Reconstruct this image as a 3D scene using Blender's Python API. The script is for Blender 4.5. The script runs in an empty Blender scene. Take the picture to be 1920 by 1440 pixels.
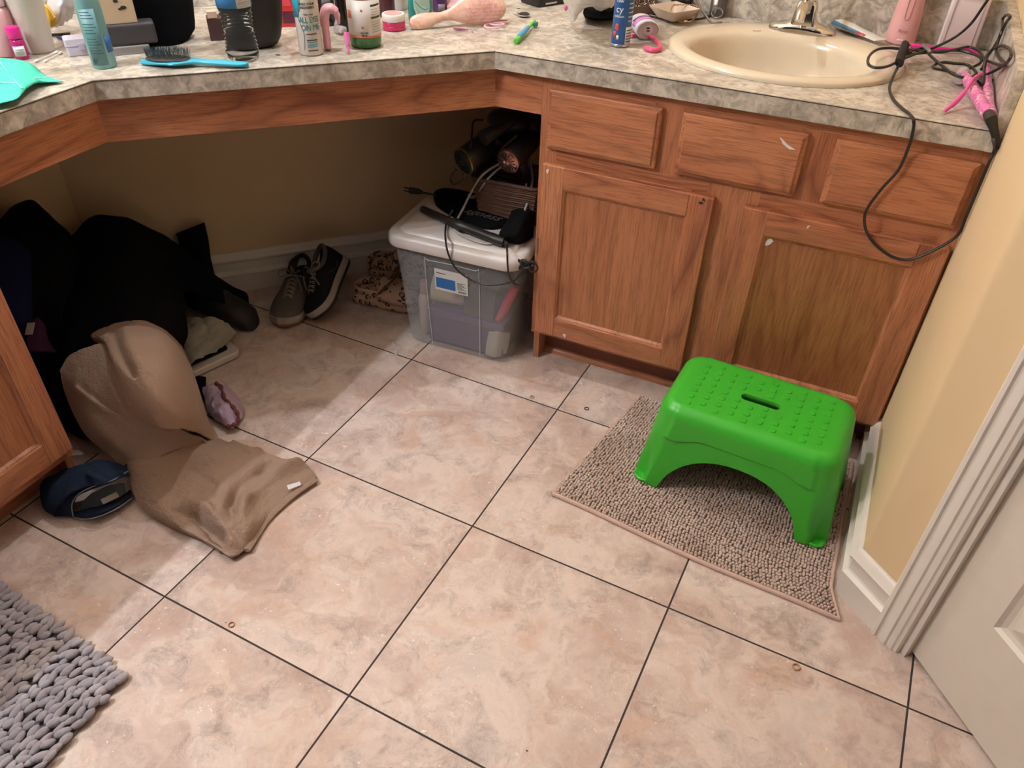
import bpy, bmesh, math, random
from mathutils import Vector, Matrix, noise as mn
random.seed(7)
PI = math.pi
scn = bpy.context.scene
COL = scn.collection
TILE = .4572          # floor tile pitch
H = .8358             # counter height
# ---------------------------------------------------------------- camera solved from the tile grid
F = 1453.94
R2 = ((0.9056339, 0.4234605, 0.0225471), (0.2802701, -0.5578037, -0.7812194), (-0.3182387, 0.7138180, -0.6238493))
CAM = Vector((1.0168613, -0.5835112, 1.3329577))
def ray(px, py):
    c = ((px - 960) / F, (py - 720) / F, 1.0)
    return Vector([sum(R2[i][k] * c[i] for i in range(3)) for k in range(3)])
def P(px, py, n, d):
    r = ray(px, py); n = Vector(n)
    return CAM + r * ((d - n.dot(CAM)) / n.dot(r))
def at(px, py, z=0.0): return P(px, py, (0, 0, 1), z)
def aty(px, py, y): return P(px, py, (0, 1, 0), y)
def atx(px, py, x): return P(px, py, (1, 0, 0), x)
def depth(p): return sum(R2[2][k] * (p[k] - CAM[k]) for k in range(3))
def V(*a): return Vector(a)
# ---------------------------------------------------------------- mesh builder
def catmull(pts, k=8, closed=False):
    pts = [Vector(p) for p in pts]; n = len(pts); out = []
    segs = n if closed else n - 1
    for i in range(segs):
        if closed: a, b, c, d = pts[i - 1], pts[i], pts[(i + 1) % n], pts[(i + 2) % n]
        else: a, b, c, d = pts[max(i - 1, 0)], pts[i], pts[i + 1], pts[min(i + 2, n - 1)]
        for j in range(k):
            t = j / k
            out.append(.5 * ((2 * b) + (c - a) * t + (2 * a - 5 * b + 4 * c - d) * t * t + (3 * b - a - 3 * c + d) * t ** 3))
    if not closed: out.append(pts[-1])
    return out
class MB:
    def __init__(s): s.v = []; s.f = []; s.m = []
    def add(s, vs, fs, mi=0):
        o = len(s.v); s.v += [Vector(v) for v in vs]
        for f in fs: s.f.append([o + i for i in f]); s.m.append(mi)
        return s
    def box(s, x0, x1, y0, y1, z0, z1, M=None, mi=0):
        vs = [V(x, y, z) for z in (z0, z1) for y in (y0, y1) for x in (x0, x1)]
        if M: vs = [M @ v for v in vs]
        return s.add(vs, [(0, 2, 3, 1), (4, 5, 7, 6), (0, 1, 5, 4), (2, 6, 7, 3), (0, 4, 6, 2), (1, 3, 7, 5)], mi)
    def prism(s, poly, z0, z1, M=None, mi=0):
        n = len(poly); vs = [V(p[0], p[1], z0) for p in poly] + [V(p[0], p[1], z1) for p in poly]
        if M: vs = [M @ v for v in vs]
        fs = [tuple(reversed(range(n))), tuple(range(n, 2 * n))] + [(i, (i + 1) % n, n + (i + 1) % n, n + i) for i in range(n)]
        return s.add(vs, fs, mi)
    def loft(s, rings, cap0=True, cap1=True, closed=True, mi=0):
        n = len(rings[0]); vs = [p for r in rings for p in r]; fs = []
        for i in range(len(rings) - 1):
            for j in range(n if closed else n - 1):
                k = (j + 1) % n
                fs.append((i * n + j, i * n + k, (i + 1) * n + k, (i + 1) * n + j))
        if cap0: fs.append(tuple(reversed(range(n))))
        if cap1: fs.append(tuple(range((len(rings) - 1) * n, len(rings) * n)))
        return s.add(vs, fs, mi)
    def tube(s, pts, r, n=8, closed=False, flat=1.0, mi=0, up=None):
        pts = [Vector(p) for p in pts]; m = len(pts); rings = []
        rr = r if isinstance(r, (list, tuple)) else [r] * m
        prev = Vector(up) if up else None
        for i, p in enumerate(pts):
            t = (pts[(i + 1) % m] - pts[i - 1]) if closed else (pts[min(i + 1, m - 1)] - pts[max(i - 1, 0)])
            if t.length < 1e-9: t = V(0, 0, 1)
            t.normalize()
            if prev is None: prev = t.orthogonal().normalized()
            a = prev - t * prev.dot(t)
            if a.length < 1e-6: a = t.orthogonal()
            a.normalize(); b = t.cross(a); prev = a
            rings.append([p + (a * math.cos(2 * PI * k / n) * flat + b * math.sin(2 * PI * k / n)) * rr[i] for k in range(n)])
        if closed: rings.append(rings[0])
        return s.loft(rings, not closed, not closed, mi=mi)
    def lathe(s, prof, n=32, M=None, mi=0, cap0=True, cap1=True, sx=1, sy=1):
        M = M or Matrix()
        rings = [[M @ V(r * sx * math.cos(2 * PI * k / n), r * sy * math.sin(2 * PI * k / n), z) for k in range(n)] for r, z in prof]
        return s.loft(rings, cap0, cap1, mi=mi)
    def ball(s, c, rx, ry=None, rz=None, n=12, m=8, M=None, mi=0):
        ry = ry or rx; rz = rz or rx; M = M or Matrix(); c = Vector(c); rings = []
        for i in range(m + 1):
            a = PI * i / m; q = max(math.sin(a), .02)
            rings.append([c + M @ V(rx * q * math.cos(2 * PI * k / n), ry * q * math.sin(2 * PI * k / n), -rz * math.cos(a)) for k in range(n)])
        return s.loft(rings, mi=mi)
    def grid(s, fn, nu, nv, mi=0):
        vs = [fn(i / nu, j / nv) for j in range(nv + 1) for i in range(nu + 1)]
        fs = [(j * (nu + 1) + i, j * (nu + 1) + i + 1, (j + 1) * (nu + 1) + i + 1, (j + 1) * (nu + 1) + i) for j in range(nv) for i in range(nu)]
        return s.add(vs, fs, mi)
def Rz(a, loc=(0, 0, 0)): return Matrix.Translation(Vector(loc)) @ Matrix.Rotation(a, 4, 'Z')
def frame(o, x, z=None):
    x = Vector(x).normalized(); z = Vector(z or (0, 0, 1)); z = (z - x * z.dot(x)).normalized(); y = z.cross(x)
    return Matrix(((x.x, y.x, z.x, o[0]), (x.y, y.y, z.y, o[1]), (x.z, y.z, z.z, o[2]), (0, 0, 0, 1)))
def wpos(o):
    p = V(0, 0, 0)
    while o: p = p + o.location; o = o.parent
    return p
def part(name, mb, mat, parent=None, smooth=True, bevel=0, seg=2, sub=0, solid=0, loc=None, kind=None, label=None, ang=40, off=-1):
    me = bpy.data.meshes.new(name)
    base = wpos(parent) if parent else V(0, 0, 0)
    if loc is not None: base = base + Vector(loc)
    me.from_pydata([tuple(v - base) for v in mb.v], [], mb.f)
    mats = mat if isinstance(mat, (list, tuple)) else [mat]
    for m in mats: me.materials.append(m)
    me.polygons.foreach_set('material_index', mb.m)
    bm = bmesh.new(); bm.from_mesh(me); bmesh.ops.remove_doubles(bm, verts=bm.verts, dist=1e-6)
    bmesh.ops.recalc_face_normals(bm, faces=bm.faces); bm.to_mesh(me); bm.free()
    o = bpy.data.objects.new(name, me); COL.objects.link(o)
    if parent: o.parent = parent
    if loc is not None: o.location = loc
    if smooth:
        me.polygons.foreach_set('use_smooth', [True] * len(me.polygons)); me.set_sharp_from_angle(angle=math.radians(ang))
    if solid:
        m = o.modifiers.new('Solidify', 'SOLIDIFY'); m.thickness = solid; m.offset = off
    if bevel:
        m = o.modifiers.new('Bevel', 'BEVEL'); m.width = bevel; m.segments = seg; m.limit_method = 'ANGLE'; m.angle_limit = .6
        m.harden_normals = False
    if sub:
        m = o.modifiers.new('Subdivision', 'SUBSURF'); m.levels = sub; m.render_levels = sub
    if kind: o['kind'] = kind
    if label: o['label'] = label
    return o
def thing(name, label, cat, loc, group=None):
    o = bpy.data.objects.new(name, None); COL.objects.link(o); o.location = Vector(loc); o.empty_display_size = .05
    o['label'] = label; o['category'] = cat
    if group: o['group'] = group
    return o
def tag(o, label, cat, group=None, kind=None):
    o['label'] = label; o['category'] = cat
    if group: o['group'] = group
    if kind: o['kind'] = kind
    return o
def single(name, mb, mat, label, cat, **k):
    """one-mesh thing; origin at the bottom centre"""
    g = k.pop('group', None); kd = k.pop('kind', None)
    lo = V(min(v.x for v in mb.v), min(v.y for v in mb.v), min(v.z for v in mb.v)); hi = V(max(v.x for v in mb.v), max(v.y for v in mb.v), 0)
    return tag(part(name, mb, mat, None, loc=((lo.x + hi.x) / 2, (lo.y + hi.y) / 2, lo.z), **k), label, cat, g, kd)
def struct(name, mb, mat, **k):
    o = part(name, mb, mat, None, kind='structure', **k); return o
# ---------------------------------------------------------------- materials
def lin(h):
    h = h.lstrip('#'); c = [int(h[i:i + 2], 16) / 255 for i in (0, 2, 4)]
    return tuple((x / 12.92 if x <= .04045 else ((x + .055) / 1.055) ** 2.4) for x in c) + (1,)
class NT:
    def __init__(s, name):
        s.mat = bpy.data.materials.new(name); s.mat.use_nodes = True; s.t = s.mat.node_tree; s.n = s.t.nodes; s.l = s.t.links
        s.b = s.n['Principled BSDF']
    def node(s, typ, **k):
        x = s.n.new(typ)
        for a, b in k.items():
            if a == 'i':
                for q, w in b.items():
                    if isinstance(w, bpy.types.NodeSocket): s.l.new(w, x.inputs[q])
                    else: x.inputs[q].default_value = w
            else: setattr(x, a, b)
        return x
    def math(s, op, a, b=0, c=0, clamp=False):
        x = s.node('ShaderNodeMath', operation=op, use_clamp=clamp)
        for i, w in enumerate((a, b, c)):
            if isinstance(w, bpy.types.NodeSocket): s.l.new(w, x.inputs[i])
            else: x.inputs[i].default_value = w
        return x.outputs[0]
    def coord(s, scale=(1, 1, 1), rot=(0, 0, 0), loc=(0, 0, 0), kind='Object'):
        tc = s.node('ShaderNodeTexCoord')
        return s.node('ShaderNodeMapping', i={'Vector': tc.outputs[kind], 'Scale': scale, 'Rotation': rot, 'Location': loc}).outputs[0]
    def noise(s, vec, scale, detail=4, rough=.5, dist=0):
        x = s.node('ShaderNodeTexNoise', i={'Vector': vec, 'Scale': scale, 'Detail': detail, 'Roughness': rough, 'Distortion': dist})
        return x.outputs['Fac']
    def ramp(s, fac, stops, interp='LINEAR'):
        x = s.node('ShaderNodeValToRGB', i={'Fac': fac}); r = x.color_ramp; r.interpolation = interp
        while len(r.elements) < len(stops): r.elements.new(.5)
        for e, (p, c) in zip(r.elements, stops):
            e.position = p; e.color = lin(c) if isinstance(c, str) else (c, c, c, 1)
        return x.outputs['Color']
    def mix(s, fac, a, b, mode='MIX'):
        x = s.node('ShaderNodeMix', data_type='RGBA', blend_type=mode)
        for q, w in ((0, fac), (6, a), (7, b)):
            if isinstance(w, bpy.types.NodeSocket): s.l.new(w, x.inputs[q])
            elif isinstance(w, str): x.inputs[q].default_value = lin(w)
            else: x.inputs[q].default_value = w
        return x.outputs[2]
    def bump(s, h, strength=.3, dist=.01):
        x = s.node('ShaderNodeBump', i={'Height': h, 'Strength': strength, 'Distance': dist}); s.l.new(x.outputs[0], s.b.inputs['Normal'])
    def set(s, **k):
        mp = dict(color='Base Color', rough='Roughness', metal='Metallic', spec='Specular IOR Level', trans='Transmission Weight', ior='IOR', alpha='Alpha', sss='Subsurface Weight', coat='Coat Weight', sheen='Sheen Weight')
        for a, w in k.items():
            q = s.b.inputs[mp[a]]
            if isinstance(w, bpy.types.NodeSocket): s.l.new(w, q)
            elif isinstance(w, str): q.default_value = lin(w)
            else: q.default_value = w
        return s.mat
_mc = {}
def plain(color, rough=.5, metal=0, spec=.5, bump=0, bscale=400, **k):
    key = (color, rough, metal, spec, bump, bscale, tuple(sorted(k.items())))
    if key in _mc: return _mc[key]
    t = NT('plastic' if not metal else 'metal')
    v = t.coord(); n = t.noise(v, 25, 3)
    c = t.mix(t.math('MULTIPLY', n, .12), color, '#7a7068')
    t.set(color=c, rough=rough, metal=metal, spec=spec, **k)
    if bump: t.bump(t.noise(v, bscale, 3), bump, .002)
    _mc[key] = t.mat; return t.mat
def fabric(color, color2=None, scale=60, bump=.5, rough=.95, sheen=.0, fine=900):
    t = NT('fabric'); v = t.coord()
    n = t.noise(v, scale, 5, .6); n2 = t.noise(v, fine, 2, .7)
    c = t.mix(n, color, color2 or color); t.set(color=c, rough=rough, spec=.15, sheen=sheen)
    t.bump(t.math('ADD', n2, t.math('MULTIPLY', n, .5)), bump, .003); return t.mat
def wood(axis, seed=0, light='#ca8a64', mid='#b4704e', dark='#78402c', loops=14, stretch=.13, freq=7):
    """oak: grain runs along axis"""
    t = NT('oak_wood'); st = {'x': (stretch, 1, 1), 'y': (1, stretch, 1), 'z': (1, 1, stretch), 'd': (1, 1, 1)}[axis]
    if axis == 'd':
        v0 = t.coord(rot=(0, 0, -PI / 4), loc=(seed * 1.7, seed, seed * .6)); v = t.node('ShaderNodeMapping', i={'Vector': v0, 'Scale': (stretch, 1, 1)}).outputs[0]
        st = (stretch, 1, 1)
    else:
        v0 = t.coord(loc=(seed * 1.7, seed * .37, seed * .6)); v = t.node('ShaderNodeMapping', i={'Vector': v0, 'Scale': st}).outputs[0]
    n = t.noise(v, freq, 2, .4, .2)
    rings = t.math('PINGPONG', t.math('MULTIPLY', n, loops), .5)        # contour-like cathedral figure
    lines = t.ramp(rings, [(0, 1.0), (.10, .55), (.30, .12), (.5, 0.0)])
    st2 = tuple(.035 if q < 1 else 1 for q in st)
    v2 = t.node('ShaderNodeMapping', i={'Vector': v0, 'Scale': st2}).outputs[0]
    fine = t.noise(v2, 420, 3, .6); mid_n = t.noise(v2, 45, 3, .6)
    c = t.mix(t.math('MULTIPLY', lines, .95), mid, dark)
    c = t.mix(t.ramp(t.noise(v, freq * 1.7, 3), [(.3, 0.0), (.7, .8)]), c, light)
    c = t.mix(t.math('MULTIPLY', t.ramp(fine, [(.50, 0.0), (.60, 1.0)]), .50), c, dark)
    t.set(color=c, rough=t.math('ADD', t.math('MULTIPLY', fine, .2), .28), spec=.45)
    t.bump(fine, .25, .0008); return t.mat
# floor tiles
def floor_mat():
    t = NT('floor_tile'); rot = math.radians(2.1)
    uv = t.coord(scale=(1 / TILE,) * 3, rot=(0, 0, rot))
    s = t.node('ShaderNodeSeparateXYZ', i={'Vector': uv})
    du = t.math('PINGPONG', s.outputs[0], .5); dv = t.math('PINGPONG', s.outputs[1], .5)
    du = t.math('ADD', du, t.math('MULTIPLY', t.math('LESS_THAN', s.outputs[0], -.5), t.math('GREATER_THAN', s.outputs[1], .5)))
    d = t.math('MINIMUM', du, dv)
    grout = t.math('LESS_THAN', d, .0042)
    edge = t.math('SUBTRACT', 1, t.math('MULTIPLY', d, 55, clamp=True), clamp=True)
    ids = t.node('ShaderNodeCombineXYZ', i={0: t.math('FLOOR', s.outputs[0]), 1: t.math('FLOOR', s.outputs[1]), 2: 0})
    wn = t.node('ShaderNodeTexWhiteNoise', i={'Vector': ids.outputs[0]})
    off = t.node('ShaderNodeVectorMath', operation='SCALE', i={0: wn.outputs['Color'], 'Scale': 40})
    v = t.node('ShaderNodeVectorMath', operation='ADD', i={0: uv, 1: off.outputs[0]}).outputs[0]
    w1 = t.node('ShaderNodeVectorMath', operation='SCALE', i={0: t.node('ShaderNodeTexNoise', i={'Vector': v, 'Scale': 3.5, 'Detail': 5}).outputs['Color'], 'Scale': .5}).outputs[0]
    vw = t.node('ShaderNodeVectorMath', operation='ADD', i={0: v, 1: w1}).outputs[0]
    big = t.noise(vw, 2.2, 7, .62, .3); big2 = t.noise(vw, 3.6, 7, .66, .3); med = t.noise(vw, 5.2, 9, .72, .2); fine = t.noise(v, 60, 4, .75); f2 = t.noise(v, 22, 7, .78)
    c = t.ramp(big, [(.30, '#b2978c'), (.42, '#c6ada2'), (.55, '#dfcbc0'), (.72, '#c5b6ae')])
    c = t.mix(t.ramp(big2, [(.50, 0.0), (.68, .62)]), c, '#c99f86')
    c = t.mix(t.math('MULTIPLY', t.ramp(med, [(.49, 0.0), (.66, .8)]), t.ramp(f2, [(.35, .35), (.6, 1.0)])), c, '#94847c')
    c = t.mix(t.ramp(f2, [(.28, .5), (.46, 0.0)]), c, '#dccdc0')
    c = t.mix(t.ramp(f2, [(.56, 0.0), (.75, .35)]), c, '#a98c7e')
    vein = t.math('ABSOLUTE', t.math('SUBTRACT', t.noise(vw, 5.0, 8, .7, .5), .5))
    c = t.mix(t.math('MULTIPLY', t.ramp(vein, [(.0, .65), (.007, 0.0)]), t.ramp(med, [(.44, 0.0), (.58, 1.0)])), c, '#7d6c66')
    sp = t.noise(v, 46, 3, .6)
    c = t.mix(t.math('MULTIPLY', t.ramp(sp, [(.66, 0.0), (.69, .9)]), t.ramp(t.noise(v, 3.3, 3), [(.50, 0.0), (.56, 1.0)])), c, '#f0e4da')
    c = t.mix(t.math('MULTIPLY', fine, .22), c, '#b9a196')
    c = t.mix(grout, c, '#3c322f')
    t.set(color=c, rough=t.mix(grout, (.42, .42, .42, 1), (.9, .9, .9, 1)), spec=.4)
    h = t.math('SUBTRACT', t.math('MULTIPLY', fine, .12), t.math('MULTIPLY', grout, 1.0))
    t.bump(h, .35, .0015); return t.mat
def laminate():
    t = NT('counter_laminate'); v = t.coord(); a = t.noise(v, 11, 7, .68, .8); b = t.noise(v, 38, 6, .7, 1.0)
    c = t.ramp(a, [(.30, '#8f8578'), (.45, '#b4aa9e'), (.58, '#d0c6b8'), (.72, '#aea496')])
    c = t.mix(t.ramp(b, [(.36, .85), (.55, 0.0)]), c, '#8a8074')
    c = t.mix(t.ramp(b, [(.55, 0.0), (.70, .6)]), c, '#dcd3c6')
    t.set(color=c, rough=.33, spec=.45); t.bump(b, .08, .001); return t.mat
M = {}
M['floor'] = floor_mat(); M['lam'] = laminate()
def wallmat(col):
    t = NT('wall_paint'); v = t.coord(); t.set(color=t.mix(t.math('MULTIPLY', t.noise(v, 3, 3), .2), col, '#b08a5a'), rough=.75, spec=.25)
    t.bump(t.noise(v, 260, 3, .6), .12, .001); return t.mat
M['wall'] = wallmat('#dcc29c')
M['white'] = plain('#e6dcd2', .4, bump=.05, bscale=60)
M['doorwhite'] = plain('#ddd2c5', .45, bump=.06, bscale=40)
M['ceil'] = plain('#e8e0d4', .9)
M['chrome'] = plain('#d8d8d8', .08, 1); M['steel'] = plain('#8d8478', .35, 1)
M['black'] = plain('#0c0c0e', .45); M['blackgloss'] = plain('#0a0a0b', .2); M['blackrub'] = plain('#121212', .6)
M['cloth_black'] = fabric('#08080b', '#0d0d12', bump=.3)
M['wx'] = wood('x', 1.3); M['wz'] = wood('z', 2.1, loops=12); M['wz2'] = wood('z', 5.4, loops=12, freq=5)
M['wx2'] = wood('x', 7.7, loops=16, freq=5, stretch=.28); M['wx3'] = wood('x', 3.2, loops=9); M['wy'] = wood('y', 4.4); M['wd'] = wood('d', 9.1, loops=17, freq=6, stretch=.25)
M['wpanel'] = wood('z', 11.2, loops=12, freq=10, stretch=.07, light='#c08059', mid='#b0704c', dark='#834c32')
M['wpanel2'] = wood('z', 15.6, loops=15, freq=9, stretch=.16, light='#b0764c', mid='#9c623f', dark='#744029')
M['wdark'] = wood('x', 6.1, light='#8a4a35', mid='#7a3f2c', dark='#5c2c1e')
M['inside'] = plain('#6b4a35', .7)
def rr(x0, x1, y0, y1, r, n=6):
    out = []
    for cx, cy, a0 in ((x1 - r, y0 + r, -PI / 2), (x1 - r, y1 - r, 0), (x0 + r, y1 - r, PI / 2), (x0 + r, y0 + r, PI)):
        out += [(cx + r * math.cos(a0 + PI / 2 * k / n), cy + r * math.sin(a0 + PI / 2 * k / n)) for k in range(n + 1)]
    return out
# ================================================================ ROOM
XL, Y0, XR, YW, XW = -.367, 1.044, 1.25, 1.64, -.92
XF, YF = XL - .022, Y0 + .022
SD = 1.16 * 2 ** .5      # diagonal wall: y - x = SD
CL = V(XW, XW + SD, 0); CR = V(YW - SD, YW, 0)     # knee-space corners
W0 = V(XR, .628, 0); DD = V(.743, -.669, 0); DN = V(-.669, -.743, 0)     # angled door wall
def wallseg(a, b, n, z0=0, z1=2.44, th=.1):
    a, b, n = Vector(a), Vector(b), Vector(n)
    return MB().prism([a, b, b - n * th, a - n * th], z0, z1)
mb = MB().box(-2.0, 3.2, -2.6, 2.6, -.05, 0); struct('floor', mb, M['floor'], smooth=False)
struct('ceiling', MB().box(-2.0, 3.2, -2.6, 2.6, 2.44, 2.5), M['ceil'], smooth=False)
struct('wall_left', wallseg((XW, -1.6, 0), CL, (1, 0, 0)), M['wall'], smooth=False)
struct('wall_corner', wallseg(CL, CR, V(1, -1, 0).normalized()), M['wall'], smooth=False)
struct('wall_back', wallseg(CR, (XR + .1, YW, 0), (0, -1, 0)), M['wall'], smooth=False)
# right wall with its bullnose corner turning onto the door wall
bn = []
r = .022; c = W0 + V(r, 0, 0) + V(0, .0, 0)
cen = V(XR + r, W0.y + .011, 0)
for k in range(7):
    a = PI + (math.atan2(DN.y, DN.x) + 2 * PI - PI) * k / 6
    bn.append(cen + V(math.cos(a), math.sin(a), 0) * r)
ue = .092 + .02
poly = [V(XR, YW, 0)] + bn + [bn[-1] + DD * .13, bn[-1] + DD * .13 - DN * .1, V(XR + .1, YW, 0)]
struct('wall_right', MB().prism(poly, 0, 2.44), M['wall'], ang=30)
# skirting boards with two moulded beads
BP = [(0, 0), (.016, 0), (.016, .056), (.020, .060), (.020, .064), (.012, .070), (.010, .074), (.010, .100), (.016, .106), (.018, .113), (.013, .120), (.009, .130), (.005, .134), (0, .134)]
def skirting(name, pts, ns):
    """pts corner points on the wall; ns one normal per segment"""
    rings = []
    for i, p in enumerate(pts):
        p = Vector(p)
        if i == 0: o = Vector(ns[0])
        elif i == len(pts) - 1: o = Vector(ns[-1])
        else:
            a, b = Vector(ns[i - 1]), Vector(ns[i]); o = (a + b) / (1 + a.dot(b))
        rings.append([p + o * t + V(0, 0, z) for t, z in BP])
    return struct(name, MB().loft(rings), M['white'], ang=25)
sdn = V(1, -1, 0).normalized()
skirting('baseboard_back', [(XW, -.0, 0), CL, CR, (.336, YW, 0)], [(1, 0, 0), sdn, (0, -1, 0)])
skirting('baseboard_right', [(XR, Y0 + .085, 0), W0, W0 + DD * .10], [(-1, 0, 0), DN])
# door casing: fluted profile extruded upwards
c0 = W0 + DD * .098
CP = [(0, 0), (0, .017), (.003, .020), (.010, .020), (.013, .016), (.016, .0155), (.026, .018), (.033, .0175), (.036, .014), (.040, .0145), (.047, .0135), (.050, .0105), (.056, .0095), (.058, .0065), (.058, 0)]
pts = [c0 + DD * u + DN * t for u, t in CP]
struct('trim_door_casing', MB().prism(pts, 0, 2.1), M['white'], ang=20)
c1 = c0 + DD * .058
struct('trim_door_jamb', MB().prism([c1, c1 + DD * .012, c1 + DD * .012 - DN * .11, c1 - DN * .11], 0, 2.1), M['white'], smooth=False)
# door leaf, slightly ajar
hz = .012
HG = at(1689, 1192, hz); E2 = at(1870, 1441, hz); du = (E2 - HG); du.z = 0; du.normalize(); dn = V(du.y, -du.x, 0)
if dn.dot(CAM - HG) < 0: dn = -dn
door = thing('door_1', '', '', HG + du * .38 * 1.0 - V(0, 0, 0)); del door['label']; del door['category']; door['kind'] = 'structure'
Dm = Matrix(((du.x, dn.x, 0, HG.x), (du.y, dn.y, 0, HG.y), (0, 0, 1, hz), (0, 0, 0, 1)))     # local: u across, v out, z up
mb = MB(); TH = .035
pc = P(1862, 1176, dn, dn.dot(HG)); pu = (pc - HG).dot(du); pz = pc.z - hz
print('door panel corner', pu, pz)
LW, LH = .76, 2.03
def dbox(u0, u1, z0, z1, v0=-TH, v1=0): mb.box(u0, u1, v0, v1, z0, z1, Dm)
mid = LW / 2; st = pu
zs = [(pz, .80), (.93, 1.60), (1.72, LH - .12)]
dbox(0, st, 0, LH); dbox(LW - st, LW, 0, LH); dbox(mid - .05, mid + .05, 0, LH)
prev = 0
for z0, z1 in zs: dbox(st, mid - .05, prev, z0); dbox(mid + .05, LW - st, prev, z0); prev = z1
dbox(st, mid - .05, prev, LH); dbox(mid + .05, LW - st, prev, LH)
part('door_frame', mb, M['doorwhite'], door, smooth=False)
for (ua, ub) in ((st, mid - .05), (mid + .05, LW - st)):
    for z0, z1 in zs:
        m2 = MB(); rs = []
        for ins, dv in ((0, 0), (.006, -.006), (.014, -.009), (.020, -.009), (.045, -.002), (.05, -.002)):
            rs.append([Dm @ V(u, dv, z) for u, z in ((ua + ins, z0 + ins), (ub - ins, z0 + ins), (ub - ins, z1 - ins), (ua + ins, z1 - ins))])
        m2.loft(rs, cap0=False); part('door_panel', m2, M['doorwhite'], door, smooth=False)
# hinge on the knuckle side
ht, hb = P(1812, 955, dn, dn.dot(HG) + .006), P(1770, 1025, dn, dn.dot(HG) + .006)
mb = MB()
zc = hb.z; zt = hb.z + .089
hc = HG - du * .004 + dn * .007
for k in range(5):
    a = zc + .089 * k / 5; mb.lathe([(.0062, a), (.0066, a + .001), (.0066, a + .0165), (.0062, a + .0172)], 16, Matrix.Translation(V(hc.x, hc.y, 0)))
mb.lathe([(.003, zt - .001), (.0045, zt + .002), (.002, zt + .004)], 12, Matrix.Translation(V(hc.x, hc.y, 0)))
mb.prism([HG - dn * .001, HG + du * .018 - dn * .001, HG + du * .018 + dn * .002, HG + dn * .002], zc, zt)
mb.prism([HG - du * .02 + dn * .001, HG + dn * .001, HG + dn * .004, HG - du * .02 + dn * .004], zc, zt)
part('hinge', mb, M['steel'], door, label='brushed metal butt hinge')
# ================================================================ COUNTER
A = V(.227, Y0, 0); B = V(XL, .477, 0)
eps = .001
outer = [V(XL, -.75, 0), B, A, V(XR - .002, Y0, 0), V(XR - .002, YW - eps, 0), V(CR.x + eps, YW - eps, 0), V(XW + eps, CL.y - eps, 0), V(XW + eps, -.75, 0)]
SC = V(.803, 1.338, 0); SRX, SRY = .258, .226
bm = bmesh.new()
def fill(z, flip):
    es = []
    for ringp in (outer, [SC + V(math.cos(2 * PI * k / 48) * (SRX - .03), math.sin(2 * PI * k / 48) * (SRY - .03), 0) for k in range(48)]):
        vs = [bm.verts.new((p.x, p.y, z)) for p in ringp]
        es.append([bm.edges.new((vs[i], vs[(i + 1) % len(vs)])) for i in range(len(vs))])
    bmesh.ops.triangle_fill(bm, use_beauty=True, edges=es[0] + es[1]); return es
t1 = fill(H, 0); t2 = fill(H - .040, 1)
for a, b in zip(t1, t2):
    for e, f in zip(a, b):
        try: bm.faces.new((e.verts[0], e.verts[1], f.verts[1], f.verts[0]))
        except ValueError: pass
bmesh.ops.recalc_face_normals(bm, faces=bm.faces)
mb = MB(); bm.verts.index_update(); mb.v = [v.co.copy() for v in bm.verts]; mb.f = [[v.index for v in f.verts] for f in bm.faces]; mb.m = [0] * len(mb.f); bm.free()
counter = thing('vanity_countertop', 'mottled grey beige laminate vanity counter wrapping the corner above the oak cabinets', 'countertop', (0, 1.0, H - .04))
part('countertop', mb, M['lam'], counter, smooth=False, bevel=.0012)
seam = MB(); e = [V(XL, -.75, 0), B, A, V(XR - eps, Y0, 0)]
def offs(p, q): d = (q - p).normalized(); return V(d.y, -d.x, 0)
for p, q in zip(e[:-1], e[1:]):
    n = offs(p, q) * .0007; seam.prism([p + n, q + n, q - n, p - n], H - .0034, H - .0018)
part('edge_seam', seam, plain('#3a3028', .7), counter, smooth=False, label='thin dark glue line under the counter edge')
bs = MB(); t = .02; zt = H + .105
bs.box(CR.x + .01, XR - eps, YW - t, YW - eps, H, zt)
mb2 = MB().prism([V(XW + .001, CL.y, 0) + sdn * .001, CR + sdn * .001, CR + sdn * t, CL + sdn * t], H, zt)
part('backsplash', bs, M['lam'], counter, smooth=False, bevel=.001); part('backsplash', mb2, M['lam'], counter, smooth=False, bevel=.001)
part('side_splash', MB().box(XR - t, XR - .0004, Y0 - .0008, YW - t, H - .0402, zt), M['lam'], counter, smooth=False, bevel=.001)
part('backsplash', MB().box(XW + eps, XW + t, -.75, CL.y, H, zt), M['lam'], counter, smooth=False, bevel=.001)
# sink
sink = thing('bathroom_sink', 'cream oval drop-in sink set in the grey laminate counter', 'sink', (SC.x, SC.y, H))
cream = plain('#d6c7b0', .16, spec=.6)
mb = MB(); SM = Matrix.Translation(SC)
pr = [(1.0, H + .0005), (1.0, H + .006), (.985, H + .0105), (.95, H + .013), (.88, H + .0135), (.80, H + .012), (.775, H + .006), (.76, H + .001), (.745, H - .010), (.72, H - .04), (.66, H - .09), (.50, H - .128), (.25, H - .142), (.09, H - .146)]
rings = []
for k, (q, z) in enumerate(pr):
    kq = 0 if q > .9 else min(1, (.9 - q) / .1); sh = -.032 * kq
    rings.append([V(SC.x + SRX * q * math.cos(2 * PI * j / 72), SC.y + sh + SRY * q * (1 - .11 * kq) * math.sin(2 * PI * j / 72), z) for j in range(72)])
mb.loft(rings, cap0=False); part('basin', mb, cream, sink, ang=80)
part('drain', MB().lathe([(.022, H - .1455), (.022, H - .143), (.016, H - .142), (.012, H - .144)], 24, Matrix.Translation(SC + V(0, -.032, 0))), M['chrome'], sink)
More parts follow.
